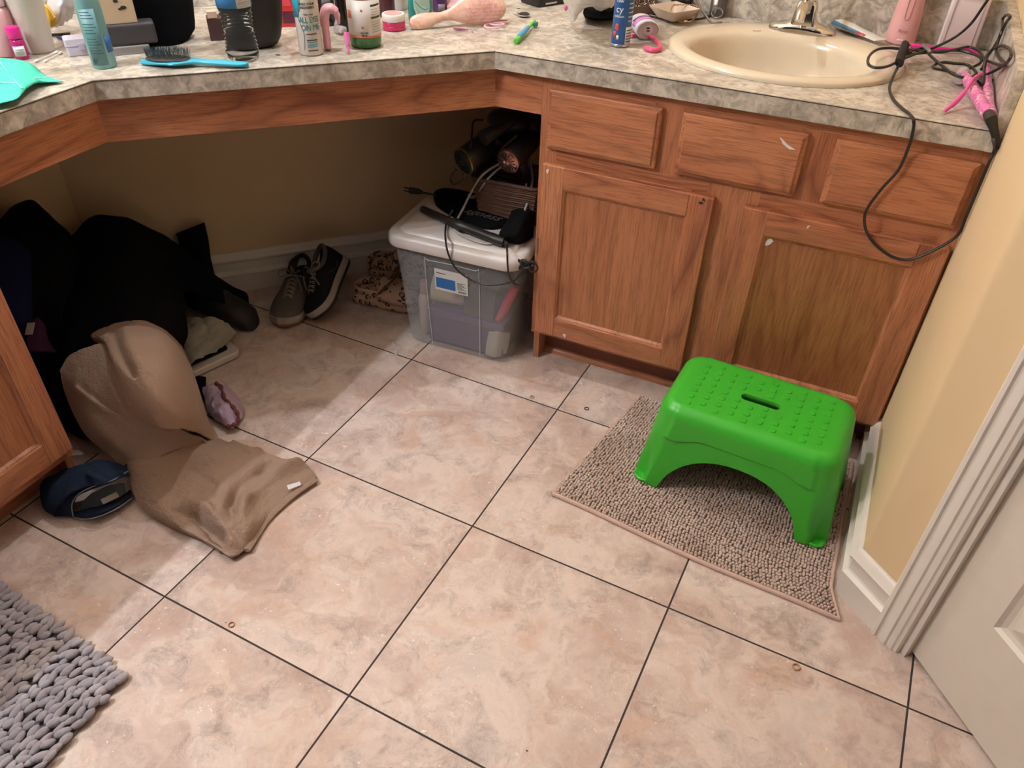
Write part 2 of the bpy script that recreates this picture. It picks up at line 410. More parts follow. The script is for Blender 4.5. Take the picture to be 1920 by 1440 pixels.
# faucet stands on the rim
FC = at(1503, 58, H + .014); FC.z = 0; zf = H + .0125
fau = thing('chrome_faucet', 'chrome single-lever faucet on the back rim of the cream sink', 'faucet', (FC.x, FC.y, zf))
mb = MB(); rings = []
for q, z in ((1, zf), (1.0, zf + .006), (.93, zf + .012), (.7, zf + .017), (.45, zf + .022), (.32, zf + .034), (.28, zf + .05)):
    rx, ry = .078 * q, .030 * min(1, q + .25)
    rings.append([FC + V(math.copysign(abs(math.cos(a)) ** .8, math.cos(a)) * rx, math.copysign(abs(math.sin(a)) ** .8, math.sin(a)) * ry, z) for a in [2 * PI * j / 40 for j in range(40)]])
mb.loft(rings); part('base_plate', mb, M['chrome'], fau, ang=60)
mb = MB().loft([[FC + V(x * k, y * k2 - .004, zf + z) for x, y in rr(-.029, .029, -.022, .022, .008, 4)] for k, k2, z in ((1.0, 1.0, .012), (.95, .98, .02), (.84, .9, .045), (.78, .85, .062), (.6, .7, .07))]); part('body', mb, M['chrome'], fau, ang=50)
part('ball_joint', MB().ball(FC + V(0, 0, zf + .078), .020, n=24, m=14), M['chrome'], fau)
mb = MB().tube(catmull([FC + V(0, -.010, zf + .052), FC + V(0, -.05, zf + .066), FC + V(0, -.095, zf + .062), FC + V(0, -.108, zf + .046)], 6), [.015] * 6 + [.012] * 13, 16, flat=.8); part('spout', mb, M['chrome'], fau)
mb = MB().tube([FC + V(0, 0, zf + .09), FC + V(0, .01, zf + .11), FC + V(0, .05, zf + .125)], [.010, .008, .006], 12); part('lever', mb, M['chrome'], fau)
# ================================================================ OAK VANITY (right)
van = thing('oak_vanity', 'oak sink vanity with three drawer fronts over two doors, behind the green stool', 'cabinet', (.793, 1.35, 0))
T0, ZT = .018, H - .0405
XA, XB = .336, XR - .0008
mb = MB().box(XA, XA + .016, YF + .02, YW - .02, .0, ZT).box(XB - .016, XB, YF + .02, YW - .02, 0, ZT).box(XA + .016, XB - .016, YF + .02, YW - .02, .10, .115).box(XA + .016, XB - .016, YW - .035, YW - .02, .115, ZT)
part('carcass', mb, M['wz2'], van, smooth=False)
fr = MB()
for x0, x1, z0, z1 in ((XA, .378, .10, ZT), (1.215, XB, .10, ZT), (.742, .855, .10, .625), (.600, .684, .625, .775), (.905, .992, .625, .775)): fr.box(x0, x1, YF, YF + .02, z0, z1, mi=0)
for x0, x1, z0, z1 in ((.378, 1.215, .755, ZT), (.378, .742, .10, .14), (.855, 1.215, .10, .14), (.378, .742, .585, .625), (.855, 1.215, .585, .625), (.378, .60, .6251, .65), (.684, .905, .6251, .65), (.992, 1.215, .6251, .65)):
    fr.box(x0, x1, YF + .0002, YF + .02, z0, z1, mi=1)
part('face_frame', fr, [M['wz'], M['wx']], van, smooth=False)
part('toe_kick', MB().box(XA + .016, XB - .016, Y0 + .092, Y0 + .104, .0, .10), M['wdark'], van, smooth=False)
part('shoe_moulding', MB().loft([[V(x, Y0 + .092 - yy, z) for yy, z in ((0, 0), (.013, 0), (.0125, .006), (.009, .012), (.004, .015), (0, .016))] for x in (XA + .002, XB - .03)]), M['wx'], van)
def rect(x0, x1, z0, z1, y): return [V(x0, y, z0), V(x1, y, z0), V(x1, y, z1), V(x0, y, z1)]
def slab(x0, x1, z0, z1, y):
    rs = [rect(x0 + i, x1 - i, z0 + i, z1 - i, y - d) for i, d in ((0, 0), (0, .011), (.003, .0135), (.007, .0145), (.0085, .0150), (.0095, .018), (.011, .0185))]
    return MB().loft(rs)
for k, (x0, x1) in enumerate(((.357, .619), (.664, .923), (.976, 1.236))):
    part('drawer_front', slab(x0, x1, .634, .769, YF), [M['wx3'], M['wx2'], M['wx']][k], van, smooth=False)
def cab_door(parent, x0, x1, z0, z1, tf, panel, w=.055):
    """tf maps (across, out, up) to the world"""
    d = MB(); y = 0
    for a0, a1, b0, b1, mi in ((x0, x0 + w, z0, z1, 0), (x1 - w, x1, z0, z1, 0), (x0 + w, x1 - w, z0, z0 + w, 1), (x0 + w, x1 - w, z1 - w, z1, 1)):
        d.box(a0, a1, 0, .0185, b0, b1, tf, mi)
    # sloped inner lip
    q = [(x0 + w, z0 + w), (x1 - w, z0 + w), (x1 - w, z1 - w), (x0 + w, z1 - w)]; cx, cz = (x0 + x1) / 2, (z0 + z1) / 2
    o = part('cabinet_door', d, [M['wz'] if panel == 'wpanel' else M['wz2'], M['wx']] if parent is van else [M['wz'], M['wy']], parent, smooth=False, bevel=.0022)
    lip = MB().loft([[tf @ V(a + (i if a < cx else -i), v, b + (i if b < cz else -i)) for a, b in q] for i, v in ((0, .0165), (.004, .0145), (.008, .0092), (.010, .009))], cap0=False, cap1=False)
    part('door_lip', lip, M['wz'], o, smooth=False)
    part('door_panel', MB().box(x0 + w - .004, x1 - w + .004, .003, .009, z0 + w - .004, z1 - w + .004, tf), M[panel], o, smooth=False)
    return o
TF = Matrix(((1, 0, 0, 0), (0, -1, 0, YF), (0, 0, 1, 0), (0, 0, 0, 1)))
da = cab_door(van, .352, .763, .118, .597, TF, 'wpanel'); db = cab_door(van, .828, 1.243, .118, .593, TF, 'wpanel2')
part('door_hinge', MB().box(.3475, .3517, YF - .016, YF + .001, .35, .395), M['steel'], da, smooth=False, label='small brass door hinge')
# paint marks and chips on the fronts
chip = plain('#e6dedb', .8); dk = plain('#2a120c', .8)
def mark(pts, y, m, parent, th=.0008, name='paint_mark', lab='pale paint smear'):
    q = [aty(a, b, y) for a, b in pts]
    part(name, MB().loft([[V(p.x, y + .0006, p.z) for p in q], [V(p.x, y - th, p.z) for p in q]]), m, parent, smooth=False, label=lab)
yd = YF - .0188
mark([(1462, 257), (1468, 262), (1478, 272), (1492, 281), (1480, 280), (1468, 270)], yd, chip, van)
mark([(1433, 455), (1440, 449), (1446, 447), (1450, 452), (1444, 458), (1438, 460), (1432, 461)], YF - .0092, chip, van)
mark([(1310, 379), (1316, 378), (1319, 382), (1312, 383)], yd, dk, van, lab='dark chip in the wood')
mark([(1317, 372), (1320, 371), (1322, 378), (1317, 376)], yd, dk, van, lab='dark chip in the wood')
mark([(1025, 318), (1030, 317), (1027, 326), (1024, 322)], yd, chip, van)
mark([(1055, 626), (1061, 627), (1060, 633), (1056, 630)], yd, chip, van)
mark([(1514, 424), (1519, 423), (1515, 428), (1512, 428)], yd, chip, van)
# ================================================================ OAK VANITY (left)
TFL = Matrix(((0, 1, 0, XF), (1, 0, 0, 0), (0, 0, 1, 0), (0, 0, 0, 1)))
vl = thing('oak_vanity', 'oak cabinet with one panelled door at the left frame edge, beside the jeans', 'cabinet', (-.65, -.28, 0))
mb = MB().box(XW + .002, XF - .02, -.74, -.722, 0, ZT).box(XW + .002, XF - .02, .143, .16, 0, ZT).box(XW + .002, XF - .02, -.722, .143, .10, .115).box(XW + .002, XW + .015, -.722, .143, .115, ZT)
part('carcass', mb, M['wz2'], vl, smooth=False)
fr = MB()
for y0, y1, z0, z1, mi in ((.12, .16, .10, ZT, 0), (-.74, -.70, .10, ZT, 0), (-.33, -.25, .10, ZT, 0), (-.25, .12, .10, .14, 1), (-.25, .12, .585, .65, 1), (-.25, .12, .775, ZT, 1), (-.70, -.33, .10, .14, 1), (-.70, -.33, .585, .65, 1), (-.70, -.33, .775, ZT, 1)):
    fr.box(XF - .02, XF, y0, y1, z0, z1, mi=mi)
part('face_frame', fr, [M['wz'], M['wy']], vl, smooth=False)
part('toe_kick', MB().box(XF - .092, XF - .080, -.722, .143, 0, .10), M['wy'], vl, smooth=False)
cab_door(vl, -.26, .152, .128, .597, TFL, 'wpanel', w=.056); cab_door(vl, -.70, -.31, .128, .597, TFL, 'wpanel', w=.056)
for y0, y1 in ((-.26, .14), (-.70, -.31)):
    rs = [[V(XF + d, a, b) for a, b in ((y0 + i, .634 + i), (y1 - i, .634 + i), (y1 - i, .769 - i), (y0 + i, .769 - i))] for i, d in ((0, 0), (0, .011), (.006, .014), (.0095, .018), (.011, .0185))]
    part('drawer_front', MB().loft(rs), M['wy'], vl, smooth=False)
# apron boards under the knee space
AP = .704
dg = V(-1, 1, 0).normalized(); k = .022
A1 = V(.227 - .0095, YF, 0); B1 = V(XF, .477 + .010, 0)
ap = thing('oak_apron', 'oak apron board under the counter edge, spanning the open knee space', 'apron board', (-.08, .78, AP))
part('apron_board', MB().prism([B1, A1, A1 + dg * .019, B1 + dg * .019], AP, ZT), M['wd'], ap, smooth=False)
part('apron_board', MB().box(A1.x, XA - .0005, YF, YF + .019, AP + .001, ZT), M['wx2'], ap, smooth=False)
part('apron_board', MB().box(XF - .019, XF, .1605, B1.y, AP + .002, ZT), M['wy'], ap, smooth=False)
# ================================================================ CAMERA AND LIGHT
cam_d = bpy.data.cameras.new('camera'); cam = bpy.data.objects.new('camera', cam_d); COL.objects.link(cam)
cam_d.sensor_width = 36; cam_d.lens = F / 1920 * 36; cam_d.clip_start = .02
x, y, z = Vector(R2[0]), -Vector(R2[1]), -Vector(R2[2])
cam.matrix_world = Matrix(((x.x, y.x, z.x, CAM.x), (x.y, y.y, z.y, CAM.y), (x.z, y.z, z.z, CAM.z), (0, 0, 0, 1)))
scn.camera = cam
def area(name, loc, target, sx, sy, e, col):
    d = bpy.data.lights.new(name, 'AREA'); d.shape = 'RECTANGLE'; d.size = sx; d.size_y = sy; d.energy = e; d.color = col
    o = bpy.data.objects.new(name, d); COL.objects.link(o); o.location = loc
    o.rotation_euler = (Vector(target) - Vector(loc)).to_track_quat('-Z', 'Y').to_euler(); return o
def point(name, loc, e, col, rad=.03):
    d = bpy.data.lights.new(name, 'POINT'); d.energy = e; d.color = col; d.shadow_soft_size = rad
    o = bpy.data.objects.new(name, d); COL.objects.link(o); o.location = loc; return o
WARM = (.93, 1.0, 1.09)
for k in range(3): point('vanity_bulb', (-.80, -.62 + .17 * k, 2.01), 28, WARM, .012)
point('vanity_bulb', (-.044, .963, 2.02), 31, WARM, .02)
point('room_bulb', (1.3, -1.4, 2.2), 1.5, WARM, .12)
w = bpy.data.worlds.new('world'); scn.world = w; w.use_nodes = True
w.node_tree.nodes['Background'].inputs[0].default_value = (.95, .97, 1.0, 1); w.node_tree.nodes['Background'].inputs[1].default_value = .02
scn.view_settings.view_transform = 'Standard'; scn.view_settings.look = 'None'; scn.view_settings.exposure = -.1; scn.view_settings.gamma = 1
# ================================================================ FLOOR THINGS
def segdist(p, a, b):
    ab = b - a; t = max(0, min(1, (p - a).dot(ab) / max(ab.length_squared, 1e-9))); return (p - a - ab * t).length
def cloth(rows, nu, nv, amp=.006, ns=9, seed=0, fold=0, fdir=(1, 0), creases=(), fuzz=0, ckz=.86):
    """smooth sheet through a net of points; rows of (px,py,z) or Vectors"""
    net = [[(q if isinstance(q, Vector) else at(*q)) for q in r] for r in rows]
    crs = [([at(q[0], q[1], q[2] * ckz) for q in pts], w, d) for pts, w, d in creases]
    def cr(pts, t):
        n = len(pts) - 1; x = min(t * n, n - 1e-6); i = int(x); f = x - i
        a, b, c, d = pts[max(i - 1, 0)], pts[i], pts[i + 1], pts[min(i + 2, n)]
        return .5 * ((2 * b) + (c - a) * f + (2 * a - 5 * b + 4 * c - d) * f * f + (3 * b - a - 3 * c + d) * f ** 3)
    def fn(u, v):
        p = cr([cr(r, u) for r in net], v)
        e = 1
        h = mn.noise(V(p.x * ns + seed, p.y * ns, p.z * ns)) * amp + mn.noise(V(p.x * ns * 3 + seed, p.y * ns * 3, p.z * ns * 3)) * amp * .4
        if fold: h += abs(mn.noise(V((p.x * fdir[0] + p.y * fdir[1]) * 22 + seed, (p.x * fdir[1] - p.y * fdir[0]) * 5, seed))) * fold
        if fuzz: h += mn.noise(p * 190) * fuzz + mn.noise(p * 75) * fuzz * .8
        for pts, w, d in crs:
            q = V(p.x, p.y, p.z); m = min(segdist(q, a, b) for a, b in zip(pts[:-1], pts[1:]))
            if m < 3.2 * w: h += d * math.exp(-(m / w) ** 2)
        p = p + V(0, 0, 1) * h + V(0, -.0, 0)
        p.z = max(p.z, .004); return p
    return MB().grid(fn, nu, nv)
# ---- stool
GREEN = plain('#36b229', .36, spec=.45, bump=.04, bscale=120)
def stool():
    root = thing('step_stool', 'bright green plastic step stool with an oval grip slot, standing on the beige bath mat', 'stool', (.98, .848, .016))
    Mx = Rz(math.radians(-3.6), (.98, .848, .016)); HT = .232; N = 240
    bl, bd, tl, td = .226, .136, .193, .116
    def sq(a, hl, hd, r):
        """rounded rectangle point at perimeter fraction a with corner tag"""
        sx, sy = hl - r, hd - r; per = 4 * sx + 4 * sy + 2 * PI * r; s = a * per
        segs = [('b', 2 * sx), ('c', PI * r / 2), ('r', 2 * sy), ('c', PI * r / 2), ('t', 2 * sx), ('c', PI * r / 2), ('l', 2 * sy), ('c', PI * r / 2)]
        for i, (k, L) in enumerate(segs):
            if s <= L + 1e-9: break
            s -= L
        f = s / L
        if i == 0: return V(-sx + s, -hd, 0), V(0, -1, 0), 'b', f
        if i == 2: return V(hl, -sy + s, 0), V(1, 0, 0), 'r', f
        if i == 4: return V(sx - s, hd, 0), V(0, 1, 0), 't', f
        if i == 6: return V(-hl, sy - s, 0), V(-1, 0, 0), 'l', f
        a0 = {1: -PI / 2, 3: 0, 5: PI / 2, 7: PI}[i]; cx, cy = {1: (sx, -sy), 3: (sx, sy), 5: (-sx, sy), 7: (-sx, -sy)}[i]
        t = a0 + f * PI / 2; return V(cx + r * math.cos(t), cy + r * math.sin(t), 0), V(math.cos(t), math.sin(t), 0), 'c', f
    ss = lambda a, b, x: (lambda t: t * t * (3 - 2 * t))(max(0, min(1, (x - a) / (b - a))))
    NV = 76; rings = []
    zsh = HT - .030
    def wallpt(a, z):
        q = z / HT; hl = bl + (tl - bl) * q; hd = bd + (td - bd) * q
        p, n, k, f = sq(a, hl, hd, .045 - .008 * (1 - q))
        d = 0
        # hollow flute in every corner, running out near the top
        if k == 'c': d -= .020 * max(0, math.sin(PI * f)) ** .8 * (1 - ss(.05, .72, q)) 
        # raised saddle band over the long arches
        if k in 'bt':
            xx = abs(p.x) / bl; line = .168 - .022 * ss(.35, .66, xx) + .085 * ss(.70, .90, xx)
            d += .0040 * ss(line - .002, line + .002, z)
        return p + n * d, n
    def zbot(a):
        p, n, k, f = sq(a, bl, bd, .037)
        if k in 'bt':
            x = abs(p.x) / .158
            return .130 * max(0, 1 - x ** 2.3) ** .5 if x < 1 else 0
        if k in 'rl':
            x = abs(p.y) / .075
            return .060 * max(0, 1 - x ** 2.3) ** .5 if x < 1 else 0
        return 0
    al = [i / N for i in range(N)]
    for j in range(NV + 1):
        t = j / NV; ring = []
        for a in al:
            zb = zbot(a); z = zb + (zsh - zb) * t; p, n = wallpt(a, z); ring.append(V(p.x, p.y, z))
        rings.append(ring)
    R = .030
    for j in range(1, 9):
        ph = j / 8 * PI / 2; ring = []
        for a in al:
            p, n = wallpt(a, zsh); ring.append(V(p.x, p.y, 0) - V(n.x, n.y, 0) * R * (1 - math.cos(ph)) + V(0, 0, zsh + R * math.sin(ph)))
        rings.append(ring)
    top = rings[-1]; slot = []
    L, r = .032, .0115
    for k in range(N):
        p, n, kk, f = sq(al[k], L + r, r + .0001, r); slot.append(V(p.x, p.y, HT))
    for j in range(1, 7):
        t = j / 7; rings.append([top[k].lerp(slot[k], t) for k in range(N)])
    rings.append(slot); rings.append([V(p.x * .985, p.y * .95, HT - .004) for p in slot]); rings.append([V(p.x * .985, p.y * .95, HT - .012) for p in slot])
    mb = MB().loft([[Mx @ p for p in r] for r in rings], cap0=False, cap1=False)
    part('shell', mb, GREEN, root, solid=.003, ang=50)
    # anti-slip studs
    st = MB()
    for i in range(10):
        for j in range(7):
            x = -.140 + i * .0311; y = -.078 + j * .025 + (.006 if i % 2 else -.006)
            if abs(x) < .060 and abs(y) < .019: continue
            rr = []
            for q, z in ((1, HT - .0005), (.9, HT + .0020), (.55, HT + .0024)):
                rr.append([Mx @ V(x + math.copysign(abs(math.cos(b)) ** .6, math.cos(b)) * .0072 * q, y + math.copysign(abs(math.sin(b)) ** .6, math.sin(b)) * .0072 * q, z) for b in [2 * PI * k / 12 for k in range(12)]])
            st.loft(rr, cap0=False)
    part('stud', st, GREEN, root, kind='stuff', ang=60, label='rows of small raised anti-slip studs')
    # foot pads closing the flutes
    for sx in (-1, 1):
        for sy in (-1, 1):
            f = MB().lathe([(.024, .0), (.024, .004), (.020, .006), (.016, .004)], 24, Mx @ Matrix.Translation(V(sx * (bl - .0265), sy * (bd - .0265), 0)))
            part('foot', f, GREEN, root)
stool()
# ---- beige bath mat
def matpt(u, v):
    a = V(.5975, .6035, 0).lerp(V(.672, 1.045, 0), v); xr = 1.222 + .026 * max(0, 1 - v / .16) ** 1.2; b = V(xr, .540 + (1.030 - .540) * v, 0)
    p = a.lerp(b, u); p.y += .004 * math.sin(u * 7 + 1) * (1 - v); return p
bmroot = thing('bath_mat', 'beige chenille bath mat of small loops lying under the green stool', 'bath mat', (.93, .80, 0))
t = NT('chenille'); v = t.coord(); t.set(color=t.mix(t.ramp(t.noise(v, 9, 4), [(.35, 0.0), (.65, 1.0)]), '#d9c0b2', '#c3a799'), rough=.95, spec=.1, sheen=.3); t.bump(t.noise(v, 1500, 2), .5, .001); chen = t.mat
def mat_base():
    g = MB().grid(lambda u, v: matpt(u, v) + V(0, 0, .005), 30, 20); return g
part('mat_backing', mat_base(), plain('#8f7164', .9), bmroot, solid=.004)
hem = [matpt(i / 30, 0) for i in range(31)] + [matpt(1, i / 20) for i in range(1, 21)]
hem = [V(p.x, p.y, .0055) for p in hem]; part('hem', MB().tube(hem, .0052, 8, flat=1.0), plain('#d0aea0', .9, bump=.3), bmroot)
hem2 = [V(p.x, p.y, .005) for p in [matpt(0, i / 20) for i in range(21)]]; part('hem', MB().tube(hem2, .0045, 8), plain('#c9a898', .9, bump=.3), bmroot)
pb = MB(); rnd = random.Random(3)
NU, NVV = 86, 60
for j in range(NVV):
    for i in range(NU):
        u = (i + .8 + rnd.uniform(-.18, .18)) / (NU + .8); vv = (j + .8 + rnd.uniform(-.15, .15)) / (NVV + .8)
        wv = .10 * math.sin(j * .55 + i * .12) / NU
        p = matpt(min(u + wv, 1), vv); r = .0036 * rnd.uniform(.93, 1.08)
        pb.ball((p.x + rnd.uniform(-.0006, .0006), p.y, .0095 + rnd.uniform(-.0008, .0012)), r * 1.05, r * .95, r * 1.15, 7, 4)
part('loop_pile', pb, chen, bmroot, kind='stuff', ang=80)
# ---- grey shag rug
t = NT('shag'); v = t.coord(); c = t.ramp(t.noise(v, 14, 4, .6), [(.3, '#a39aa2'), (.5, '#bcb2b9'), (.62, '#cfc6cb'), (.75, '#ad9c92')]); t.set(color=c, rough=.95, spec=.1, sheen=.3); t.bump(t.noise(v, 500, 4, .7), .9, .003); shag = t.mat
rug = thing('shag_rug', 'grey chunky shag rug in the lower left corner of the floor', 'rug', (-.2, -.45, 0))
ra = math.radians(-5.5); RO = V(.070, -.172, 0); rx = V(-math.cos(ra), -math.sin(ra), 0); ry = V(.03, -1, 0).normalized()
part('rug_backing', MB().prism([RO, RO + rx * .50, RO + rx * .50 + ry * .55, RO + ry * .55], .001, .006), plain('#6d6468', .9), rug, smooth=False)
pb = MB(); rnd = random.Random(5)
for j in range(27):
    for i in range(37):
        u = i * .0138 + rnd.uniform(-.003, .003) + (.004 if j % 2 else 0); vv = j * .0205 + rnd.uniform(-.005, .005)
        p = RO + rx * u + ry * vv; L = rnd.uniform(.011, .018); w = rnd.uniform(.0058, .0085)
        ang = PI / 2 + rnd.uniform(-.55, .45) - .15
        Mr = Matrix.Rotation(ang, 4, 'Z') @ Matrix.Rotation(rnd.uniform(-.35, .35), 4, 'Y')
        pb.ball((p.x, p.y, .012 + rnd.uniform(0, .007)), L, w, w * .95, 9, 6, M=Mr)
part('shag_pile', pb, shag, rug, kind='stuff', ang=80)
# ---- towel
TW = NT('terry'); v = TW.coord(); TW.set(color=TW.mix(TW.noise(v, 6, 3), '#c6a894', '#b99a85'), rough=1.0, spec=.03, sheen=0); TW.bump(TW.math('ADD', TW.noise(v, 260, 4, .8), TW.math('MULTIPLY', TW.noise(v, 90, 4, .6), .8)), 1.0, .006); TERRY = TW.mat
towel = thing('bath_towel', 'tan terry towel trailing off the dark laundry pile onto the tiles', 'towel', (-.12, .30, 0))
rows = [
 [(158, 625, .27), (200, 608, .30), (245, 603, .32), (290, 610, .31), (322, 628, .28), (345, 655, .23)],
 [(118, 688, .26), (168, 668, .31), (225, 655, .33), (285, 660, .32), (335, 672, .27), (366, 710, .20)],
 [(126, 728, .22), (180, 725, .26), (240, 730, .28), (298, 735, .26), (345, 745, .20), (378, 762, .12)],
 [(140, 770, .17), (188, 785, .19), (245, 795, .215), (300, 800, .20), (350, 802, .14), (392, 812, .05)],
 [(168, 815, .12), (212, 835, .14), (262, 832, .15), (318, 822, .14), (372, 822, .08), (420, 838, .02)],
 [(232, 862, .07), (262, 872, .085), (305, 862, .085), (352, 850, .075), (408, 842, .055), (462, 838, .03)],
 [(244, 905, .045), (282, 912, .055), (330, 905, .05), (388, 888, .045), (442, 868, .05), (498, 848, .03)],
 [(262, 948, .02), (305, 948, .045), (352, 945, .035), (412, 925, .055), (472, 892, .03), (540, 862, .045)],
 [(300, 980, .006), (335, 985, .035), (378, 982, .030), (432, 965, .050), (498, 922, .018), (572, 870, .030)],
 [(350, 1002, .004), (378, 1010, .030), (412, 1008, .018), (458, 992, .045), (512, 950, .012), (594, 896, .006)],
 [(400, 1018, .003), (412, 1032, .016), (432, 1042, .022), (462, 1030, .012), (508, 975, .004), (592, 900, .003)]]
CREASES = [
 ([(188, 696, .31), (210, 737, .28), (233, 779, .245), (264, 804, .21), (296, 814, .18), (345, 812, .12)], .011, -.045),
 ([(124, 712, .25), (172, 744, .25), (226, 782, .23), (262, 806, .20)], .007, -.022),
 ([(145, 725, .24), (195, 765, .235), (250, 800, .21)], .012, .018),
 ([(213, 630, .33), (213, 660, .335), (232, 677, .33), (250, 700, .31)], .010, -.030),
 ([(250, 640, .335), (285, 690, .32), (310, 740, .27), (330, 780, .20)], .035, .022),
 ([(169, 817, .13), (220, 818, .17), (296, 812, .19)], .008, -.020),
 ([(180, 835, .12), (240, 838, .155), (300, 830, .15)], .018, .014),
 ([(331, 951, .045), (360, 965, .03), (385, 985, .03), (411, 1012, .02)], .009, -.022),
 ([(350, 935, .05), (385, 950, .05), (415, 980, .035), (440, 1025, .02)], .012, .020),
 ([(500, 870, .03), (453, 903, .05), (427, 945, .05), (440, 990, .03), (456, 1015, .02)], .010, -.024),
 ([(560, 868, .03), (500, 900, .035), (465, 940, .035), (450, 985, .03)], .014, .024),
 ([(360, 880, .06), (400, 905, .05), (395, 930, .055), (360, 948, .05)], .010, -.010),
 ([(440, 835, .02), (470, 850, .03), (500, 845, .02)], .010, .014)]
def zs_(rw, k=.86): return [[(q if isinstance(q, Vector) else (q[0], q[1], q[2] * k)) for q in r] for r in rw]
low = [[(215, 800, .10), (258, 800, .13), (305, 805, .13), (350, 806, .09), (392, 815, .03), (425, 828, .008)]] + rows[5:]
part('terry_sheet', cloth(zs_(low), 170, 170, .006, 11, 3, fold=.004, fdir=(.8, .6), fuzz=.0016, creases=[c_ for c_ in CREASES if c_[0][0][1] > 820]), TERRY, towel, solid=.008, ang=80)
flap = [
 [(112, 694, .27), (120, 732, .22), (138, 777, .17), (164, 820, .12), (208, 856, .075), (232, 880, .045)],
 [(128, 668, .30), (142, 712, .265), (162, 762, .215), (192, 810, .165), (232, 845, .115), (270, 868, .085)],
 [(160, 652, .325), (178, 698, .295), (202, 752, .245), (230, 795, .19), (268, 825, .145), (318, 848, .095)],
 [(200, 642, .335), (218, 692, .315), (240, 748, .265), (268, 790, .205), (308, 814, .155), (362, 834, .075)],
 [(240, 640, .335), (255, 690, .305), (280, 748, .255), (310, 788, .19), (345, 808, .14), (398, 832, .035)]]
part('terry_sheet', cloth(zs_(flap), 130, 90, .005, 12, 5, fold=.003, fuzz=.0013, creases=[
 ([(124, 712, .27), (172, 744, .25), (226, 786, .215), (262, 812, .18)], .008, -.012), ([(150, 738, .235), (200, 778, .215), (245, 812, .175)], .012, .014), ([(200, 700, .31), (225, 752, .26), (255, 795, .20)], .008, -.010)]), TERRY, towel, solid=.008, ang=80)
lobe = [
 [(176, 640, .300), (172, 628, .315), (208, 608, .335), (252, 601, .345), (302, 613, .32), (342, 650, .235)],
 [(208, 660, .315), (196, 640, .352), (232, 634, .372), (272, 632, .378), (320, 648, .34), (360, 690, .20)],
 [(222, 690, .310), (208, 672, .352), (242, 682, .374), (286, 684, .374), (336, 702, .31), (375, 735, .15)],
 [(238, 728, .285), (224, 714, .325), (260, 726, .345), (300, 732, .335), (350, 748, .25), (387, 776, .09)],
 [(262, 768, .245), (246, 758, .280), (280, 768, .295), (320, 772, .275), (362, 785, .18), (398, 806, .045)],
 [(285, 802, .185), (270, 788, .235), (304, 802, .235), (340, 804, .195), (374, 812, .11), (408, 830, .015)]]
part('terry_sheet', cloth(zs_(lobe), 130, 120, .005, 12, 8, fold=.003, fuzz=.0013, creases=[
 ([(214, 626, .345), (222, 650, .365), (236, 680, .372), (252, 702, .365)], .009, -.014), ([(236, 622, .36), (246, 655, .375), (262, 690, .372)], .014, .012)]), TERRY, towel, solid=.010, ang=80)
curl = [(332, 826, .085), (352, 818, .095), (372, 820, .08), (384, 832, .055), (372, 840, .05)]
part('curled_edge', MB().tube(catmull([at(a, b, z * .86) for a, b, z in curl], 6), .006, 10, flat=.6), TERRY, towel)
side = [(392, 800, .03), (402, 818, .02), (405, 836, .012), (398, 848, .01)]
part('curled_edge', MB().tube(catmull([at(a, b, z) for a, b, z in side], 6), .010, 10, flat=.6), TERRY, towel)
hemp = [at(592, 899, .010), at(560, 920, .010), at(530, 945, .007), at(500, 975, .006), at(480, 1005, .006), at(462, 1032, .012)]
part('towel_hem', MB().tube(catmull(hemp, 6), .009, 10, flat=.55, up=(0, 0, 1)), TERRY, towel)
part('care_label', MB().prism([(0, 0), (.030, 0), (.030, .009), (0, .011)], 0, .0008, frame(at(541, 918, .020), at(573, 906, .020) - at(541, 918, .020), (.3, -.3, 1))), plain('#d9d6d2', .5), towel, smooth=False, label='white sewn-in care label')
# ---- dark laundry heaps
def heap(name, rows, lab, cat, mat, nu=60, nv=60, **k):
    kw = dict(amp=.014, ns=7); kw.update(k); return single(name, cloth(rows, nu, nv, **kw), mat, lab, cat, ang=80, solid=.006)
heap('black_garment', [
 [V(-.87, .765, .02), V(-.80, .85, .02), V(-.70, .94, .02), V(-.60, .96, .02), V(-.55, .92, .01)],
 [V(-.86, .70, .28), V(-.80, .72, .33), V(-.70, .80, .28), V(-.60, .82, .16), V(-.53, .82, .08)],
 [V(-.84, .58, .30), (182, 430, .33), (240, 440, .325), (300, 490, .25), (348, 545, .16)],
 [V(-.80, .50, .27), (150, 520, .30), (215, 540, .30), (285, 560, .25), (350, 595, .14)],
 [V(-.72, .40, .20), (118, 640, .23), (180, 640, .24), (270, 640, .23), (352, 630, .10)],
 [V(-.62, .32, .10), (110, 700, .16), (175, 720, .17), (270, 700, .17), (340, 660, .07)],
 [V(-.56, .27, .01), (110, 800, .03), (190, 830, .04), (270, 800, .04), (330, 700, .02)]], 'heap of black clothes between the wall and the tan towel', 'clothes', M['cloth_black'])
navy = fabric('#141b48', '#0b0e26', bump=.4)
heap('dark_coat', [
 [V(-.91, .69, .05), V(-.89, .66, .2), V(-.88, .60, .2), V(-.87, .5, .1)],
 [V(-.90, .66, .30), (75, 385, .44), (125, 440, .37), V(-.74, .58, .22)],
 [V(-.905, .52, .34), (40, 380, .45), (100, 470, .36), (130, 560, .28)],
 [V(-.905, .38, .30), (5, 420, .42), (60, 520, .34), (110, 620, .25)],
 [V(-.88, .25, .12), (-30, 560, .28), (35, 640, .25), (100, 720, .12)],
 [V(-.80, .20, .01), V(-.72, .21, .02), V(-.64, .22, .02), V(-.55, .26, .01)]], 'dark coat slumped high against the left wall behind the oak cabinet', 'coat', M['cloth_black'], seed=4)
